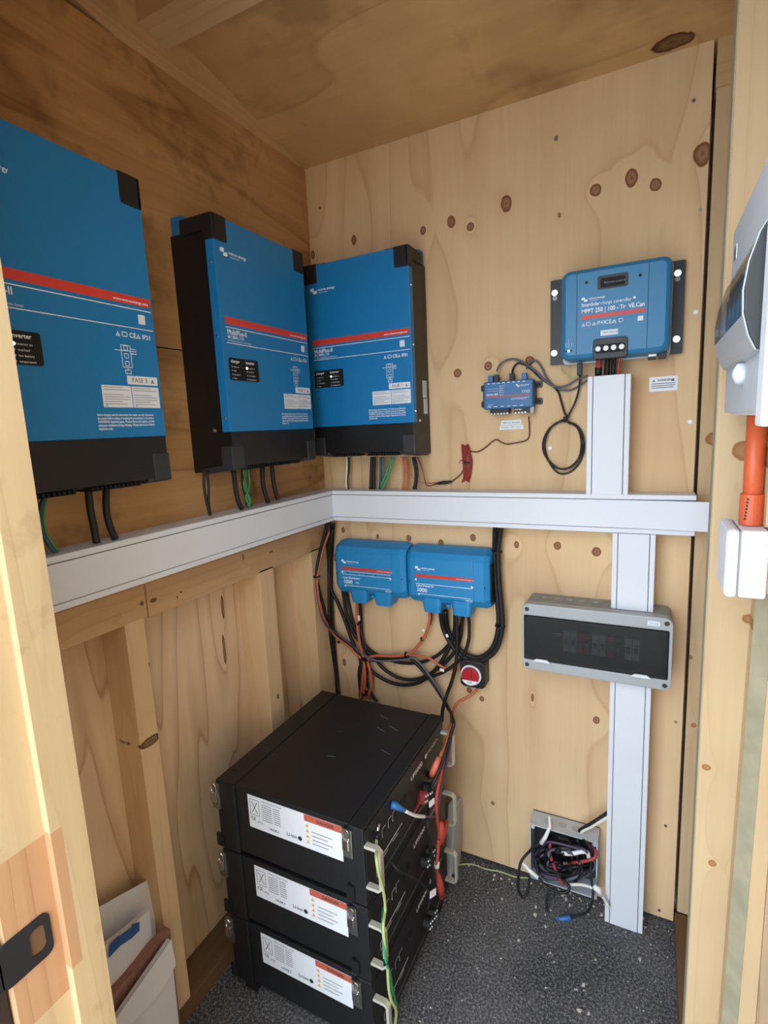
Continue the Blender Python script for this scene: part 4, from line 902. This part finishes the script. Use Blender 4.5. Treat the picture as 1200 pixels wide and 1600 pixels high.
c12 = cable('black cable from the last port looping left under the battery switch cables', cq([(898, 540, .05), (902, 610), (898, 690), (870, 770), (820, 820), (760, 860), (700, 882), (640, 905)], .04), .0054)
flag(c12, cq([(745, 850)], .05)[0], (1, 0, -.1), (.1, 0, 1), .014, .009); flag(bk, cq([(780, 672)], .046)[0], (1, 0, .4), (-.3, 0, 1), .008, .010)
cable('orange cable from the tied junction to the battery switch', cq([(590, 772), (640, 770), (690, 785), (735, 815), (780, 840), (820, 845), (860, 842)], .036), .0045, 'cable_orange')
cable('orange cable leaving the bottom of the battery switch towards the battery fronts', cq([(952, 925, .03), (945, 950, .03), (905, 985, .04), (850, 1015, .06), (822, 1050, .08), (812, 1090, .11)], .05), .0045, 'cable_orange')
cable('third orange cable in the bundle dropping behind the top battery', cq([(362, 800), (375, 850), (382, 900), (372, 950), (368, 1000)], .026), .0046, 'cable_orange')
cable('black cable in the bundle dropping behind the top battery', cq([(330, 790), (312, 850), (316, 930), (325, 1000)], .022), .0056)

# cables down the battery fronts (front plane x = .489)
XF = BX+BD
def fq(lst, off=.03): return [PX(p[0], p[1], XF+(p[2] if len(p) > 2 else off)) for p in lst]
C_ = 'power leads down the battery fronts'
a_ = cable('orange power lead entering the top battery front', [PB(707, 1118, -.11)]+fq([(703, 1140, .03), (698, 1160, .035), (690, 1178, .035), (683, 1195, .028)]), .0055, 'cable_orange')
MB().tube(fq([(686, 1184, .034), (681, 1196, .030), (677, 1206, .022), (674, 1213, .006)]), [.0075, .0085, .0095, .009], 10).build('plug', 'plug_pink', a_, smooth=True)
b_ = cable('violet lead running down beside the battery handles', [PB(704, 1112, -.11)]+fq([(706, 1140, .032), (700, 1180, .036), (692, 1215, .036), (686, 1250, .036), (683, 1275, .034)]), .004, 'cable_violet')
flag(b_, fq([(671, 1262)], .045)[0], (.3, 1, 0), (0, 0, 1), .020, .016)
c_ = cable('red power lead between the top and middle battery fronts', fq([(694, 1170, .03), (690, 1205, .036), (683, 1240, .036), (682, 1270, .034), (686, 1300, .03), (685, 1330, .03)]), .005, 'plug_red')
MB().tube(fq([(688, 1284, .034), (690, 1300, .034), (686, 1318, .03)]), [.008, .012, .008], 10).build('plug', 'plug_red', c_, smooth=True)
MB().tube(fq([(697, 1282, .024), (694, 1298, .028), (689, 1316, .03)]), [.008, .010, .007], 10).build('plug', 'plug_red', c_, smooth=True)
d_ = cable('red power lead between the middle and bottom battery fronts', fq([(685, 1312, .03), (684, 1335, .032), (682, 1352, .032), (684, 1372, .03), (687, 1395, .026)]), .0048, 'plug_red')
MB().tube(fq([(684, 1366, .03), (688, 1385, .03), (690, 1400, .024)]), [.007, .011, .010], 10).build('plug', 'plug_red', d_, smooth=True)
MB().tube(fq([(683, 1346, .032), (682, 1356, .032)]), .0075, 10).build('sleeve', 'cable_label', d_, smooth=True)
flag(d_, fq([(672, 1404)], .045)[0], (.3, 1, -.3), (0, .2, 1), .024, .018)
e_ = cable('black power lead bowed outside the top battery handle', [PB(702, 1108, -.12)]+fq([(709, 1128, .05), (706, 1142, .05), (690, 1195, .045), (676, 1225, .03), (668, 1240, .012)]), .0050)
cable('black power lead hanging beside the middle battery front', fq([(672, 1255, .02), (668, 1285, .035), (672, 1320, .038), (676, 1360, .036), (674, 1395, .03), (668, 1420, .02)]), .0048)
cable('thin black jumper between middle and bottom battery ports', fq([(610, 1345, .006), (625, 1362, .03), (650, 1375, .035), (668, 1390, .03), (672, 1402, .03)]), .0030)
n_ = cable('network lead with a blue plug and white sleeve on the top battery', fq([(622, 1262, .012), (634, 1268, .028), (648, 1274, .034), (664, 1276, .036), (680, 1277, .034)]), .0028, 'cable_violet')
MB().tube(fq([(611, 1257, .002), (618, 1259, .012), (627, 1264, .022), (634, 1267, .028)]), [.0095, .009, .0065, .004], 8).build('plug', 'plug_blue', n_, smooth=True)
MB().tube(smoothpath(fq([(633, 1267, .028), (648, 1274, .034), (663, 1276, .036)]), 4), .0042, 8).build('sleeve', 'cable_label', n_, smooth=True)
cable('short red stub beside the power sockets of the top battery', fq([(655, 1240, .012), (655, 1252, .024), (650, 1264, .028), (644, 1272, .03)]), .0035, 'cable_red')
g_ = cable('yellow-green earth lead linking the near ends of all three batteries', fq([(590, 1296, .006), (588, 1318, .014), (588, 1340, .040), (592, 1365, .044), (599, 1392, .040), (602, 1420, .030), (599, 1445, .040), (601, 1475, .044), (605, 1505, .042), (607, 1540, .04), (611, 1562, .04), (619, 1580, .04), (616, 1610, .03)]), .0034, 'cable_earth')
MB().tube(fq([(591, 1288, .004), (590, 1300, .008)]), [.005, .003], 8).build('ring_terminal', 'chrome', g_, smooth=True)
MB().tube(fq([(590, 1300, .008), (588.5, 1312, .012)]), .0040, 8).build('sleeve', 'cable_black', g_, smooth=True)
tie(g_, fq([(604, 1501)], .042)[0], .008)
cable('second green earth lead below the tie on the battery fronts', fq([(599, 1418, .010), (598, 1450, .038), (603, 1500, .044), (609, 1520, .040), (613, 1545, .036), (620, 1572, .03)]), .0032, 'cable_green')

# wiring in and around the open box
def jq(lst, y=.08): return seq([(780+.25*p[0], 1240+.25*p[1], *(p[2:])) for p in lst], y)
D_ = 'spliced wires of the open junction box'
w1 = cable('black wire with white tape bowing out to the left of the open junction box', jq([(330, 260, .03), (250, 310), (180, 370), (135, 430, .11), (120, 520, .12), (120, 600, .12), (150, 648, .12), (180, 600, .11), (190, 520, .10)], .09), .004, group=D_)
MB().tube(jq([(312, 140, .075), (318, 205, .085), (290, 270, .09), (262, 310, .09)]), [.0035, .0045, .006, .0065], 8).build('tape', 'cable_label', w1, smooth=True)
MB().tube(jq([(140, 425, .10), (190, 480, .105), (245, 525, .11)]), [.0055, .0065, .006], 8).build('tape', 'cable_label', w1, smooth=True)
cable('black wire looping out below the open junction box', jq([(250, 380, .04), (240, 450, .09), (250, 530, .11), (320, 595, .12), (400, 620, .12), (440, 590, .11), (400, 540, .10), (360, 500, .08)], .09), .0042, group=D_)
w3 = cable('black wire trailing on the floor with a blue splice below the open junction box', jq([(575, 400, .06), (570, 500, .09), (585, 600, .10), (580, 680, .11), (540, 745, .11), (450, 768, .11), (380, 780, .11), (315, 775, .11), (295, 700, .10), (305, 620, .09)], .1), .0034, group=D_)
MB().tube(jq([(315, 780, .113), (380, 784, .113), (448, 775, .113)]), .0075, 8).build('splice', 'plug_blue', w3, smooth=True)
w4 = cable('red spliced wire slanting down inside the open junction box', jq([(320, 310, .075), (315, 370, .09), (340, 440, .095), (365, 510, .09), (400, 570, .09)], .08), .005, 'heatshrink_red', group=D_)
w5 = cable('red spliced wire bending round the right of the open junction box', jq([(360, 440, .07), (470, 432, .085), (560, 415, .09), (602, 395, .085), (595, 350, .07), (540, 300, .05)], .08), .005, 'heatshrink_red', group=D_)
w6 = cable('white taped wire across the middle of the open junction box', jq([(395, 372, .085), (450, 375, .09), (520, 362, .09), (552, 370, .09), (560, 400, .08)], .09), .0062, 'cable_label', group=D_)
w7 = cable('white wire leaving the right side of the open junction box along the floor', jq([(430, 570, .095), (500, 568, .10), (560, 580, .10), (610, 605, .095), (650, 650, .09), (685, 712, .085)], .1), .0045, 'cable_white', group=D_)
MB().tube(jq([(590, 575, .10), (620, 600, .10), (640, 640, .095)]), [.006, .0085, .004], 8).build('tape', 'cable_label', w7, smooth=True)
for i in range(22):
    a = rnd.uniform(0, 6.28); cx, cy = 400+rnd.uniform(-40, 60), 420+rnd.uniform(-50, 60); rx, ry = rnd.uniform(60, 175), rnd.uniform(45, 130); ph = rnd.uniform(0, 6.28)
    P_ = [(cx+rx*math.cos(ph+t*rnd.uniform(.85, 1.1)), cy+ry*math.sin(ph+t), rnd.uniform(.03, .105)) for t in (0, .8, 1.6, 2.4, 3.2, 4.0)]
    P_ = [(min(max(x, 215), 600), min(max(y, 255), 610), d) for x, y, d in P_]
    MB().tube(smoothpath(jq(P_), 5), rnd.choice((.0034, .004, .0045)), 6).build('inner_wire', ('cable_black', 'cable_black', 'cable_black', 'cable_black', 'cable_violet', 'cable_black', 'cable_grey')[i % 7], w1 if False else None, smooth=True)
IW_ = [o for o in bpy.data.objects if o.name.startswith('inner_wire')]
for o in IW_:
    c_ = {'cable_violet': 'violet', 'cable_grey': 'grey'}.get(o.data.materials[0].name, 'black')
    tag(o, f'thin {c_} wire curled among the others inside the open junction box', 'cable', D_); o.name = 'cable'
cable('black supply cable from the long vertical trunking into the open junction box', jq([(690, 110, .05), (640, 145, .05), (570, 190, .05), (510, 225, .045), (500, 240, .04)], .05), .0052)
cable('white supply cable from the long vertical trunking into the open junction box', jq([(690, 140, .055), (640, 170, .055), (570, 210, .052), (525, 232, .05), (512, 245, .045)], .055), .0044, 'cable_white')
cable('thin pale green wire lying along the foot of the back wall', [PZ(px, py, .004) for px, py in ((712, 1352), (735, 1350), (760, 1358), (782, 1362), (805, 1370), (828, 1372))], .0022, 'cable_earth')

# ------------------------------------------------------------------ wood crumbs and chips on the floor
mb = MB()
def chip(x, y, s):
    a = rnd.uniform(0, 6.28); P_ = [(x+s*rnd.uniform(.4, 1.1)*math.cos(a+k_*1.257), y+s*rnd.uniform(.4, 1.1)*math.sin(a+k_*1.257)) for k_ in range(5)]
    mb.prism(P_, XY, .0005, .0005+s*.5)
for i in range(230):
    x, y = rnd.uniform(.5, 1.1), -1.0*rnd.random()**1.3
    chip(x, y, rnd.uniform(.0012, .0032))
for i in range(45):
    x = rnd.uniform(.50, 1.05); chip(x, -.01-.05*rnd.random(), rnd.uniform(.002, .006))
for px, py in ((912, 1540), (905, 1580), (836, 1430), (852, 1448), (784, 1405), (700, 1470), (920, 1585), (1000, 1500), (998, 1452), (860, 1490), (930, 1500), (940, 1430), (810, 1470), (838, 1418), (890, 1415), (884, 1405), (852, 1430)):
    p = PZ(px, py, 0); chip(p.x, p.y, rnd.uniform(.004, .007))
for i in range(40): chip(rnd.uniform(.0, .06), rnd.uniform(-1.1, -.7), rnd.uniform(.001, .002))
o = mb.build('floor_debris', 'debris'); tag(o, 'pale wood crumbs scattered over the dark floor mat', 'debris', kind='stuff')
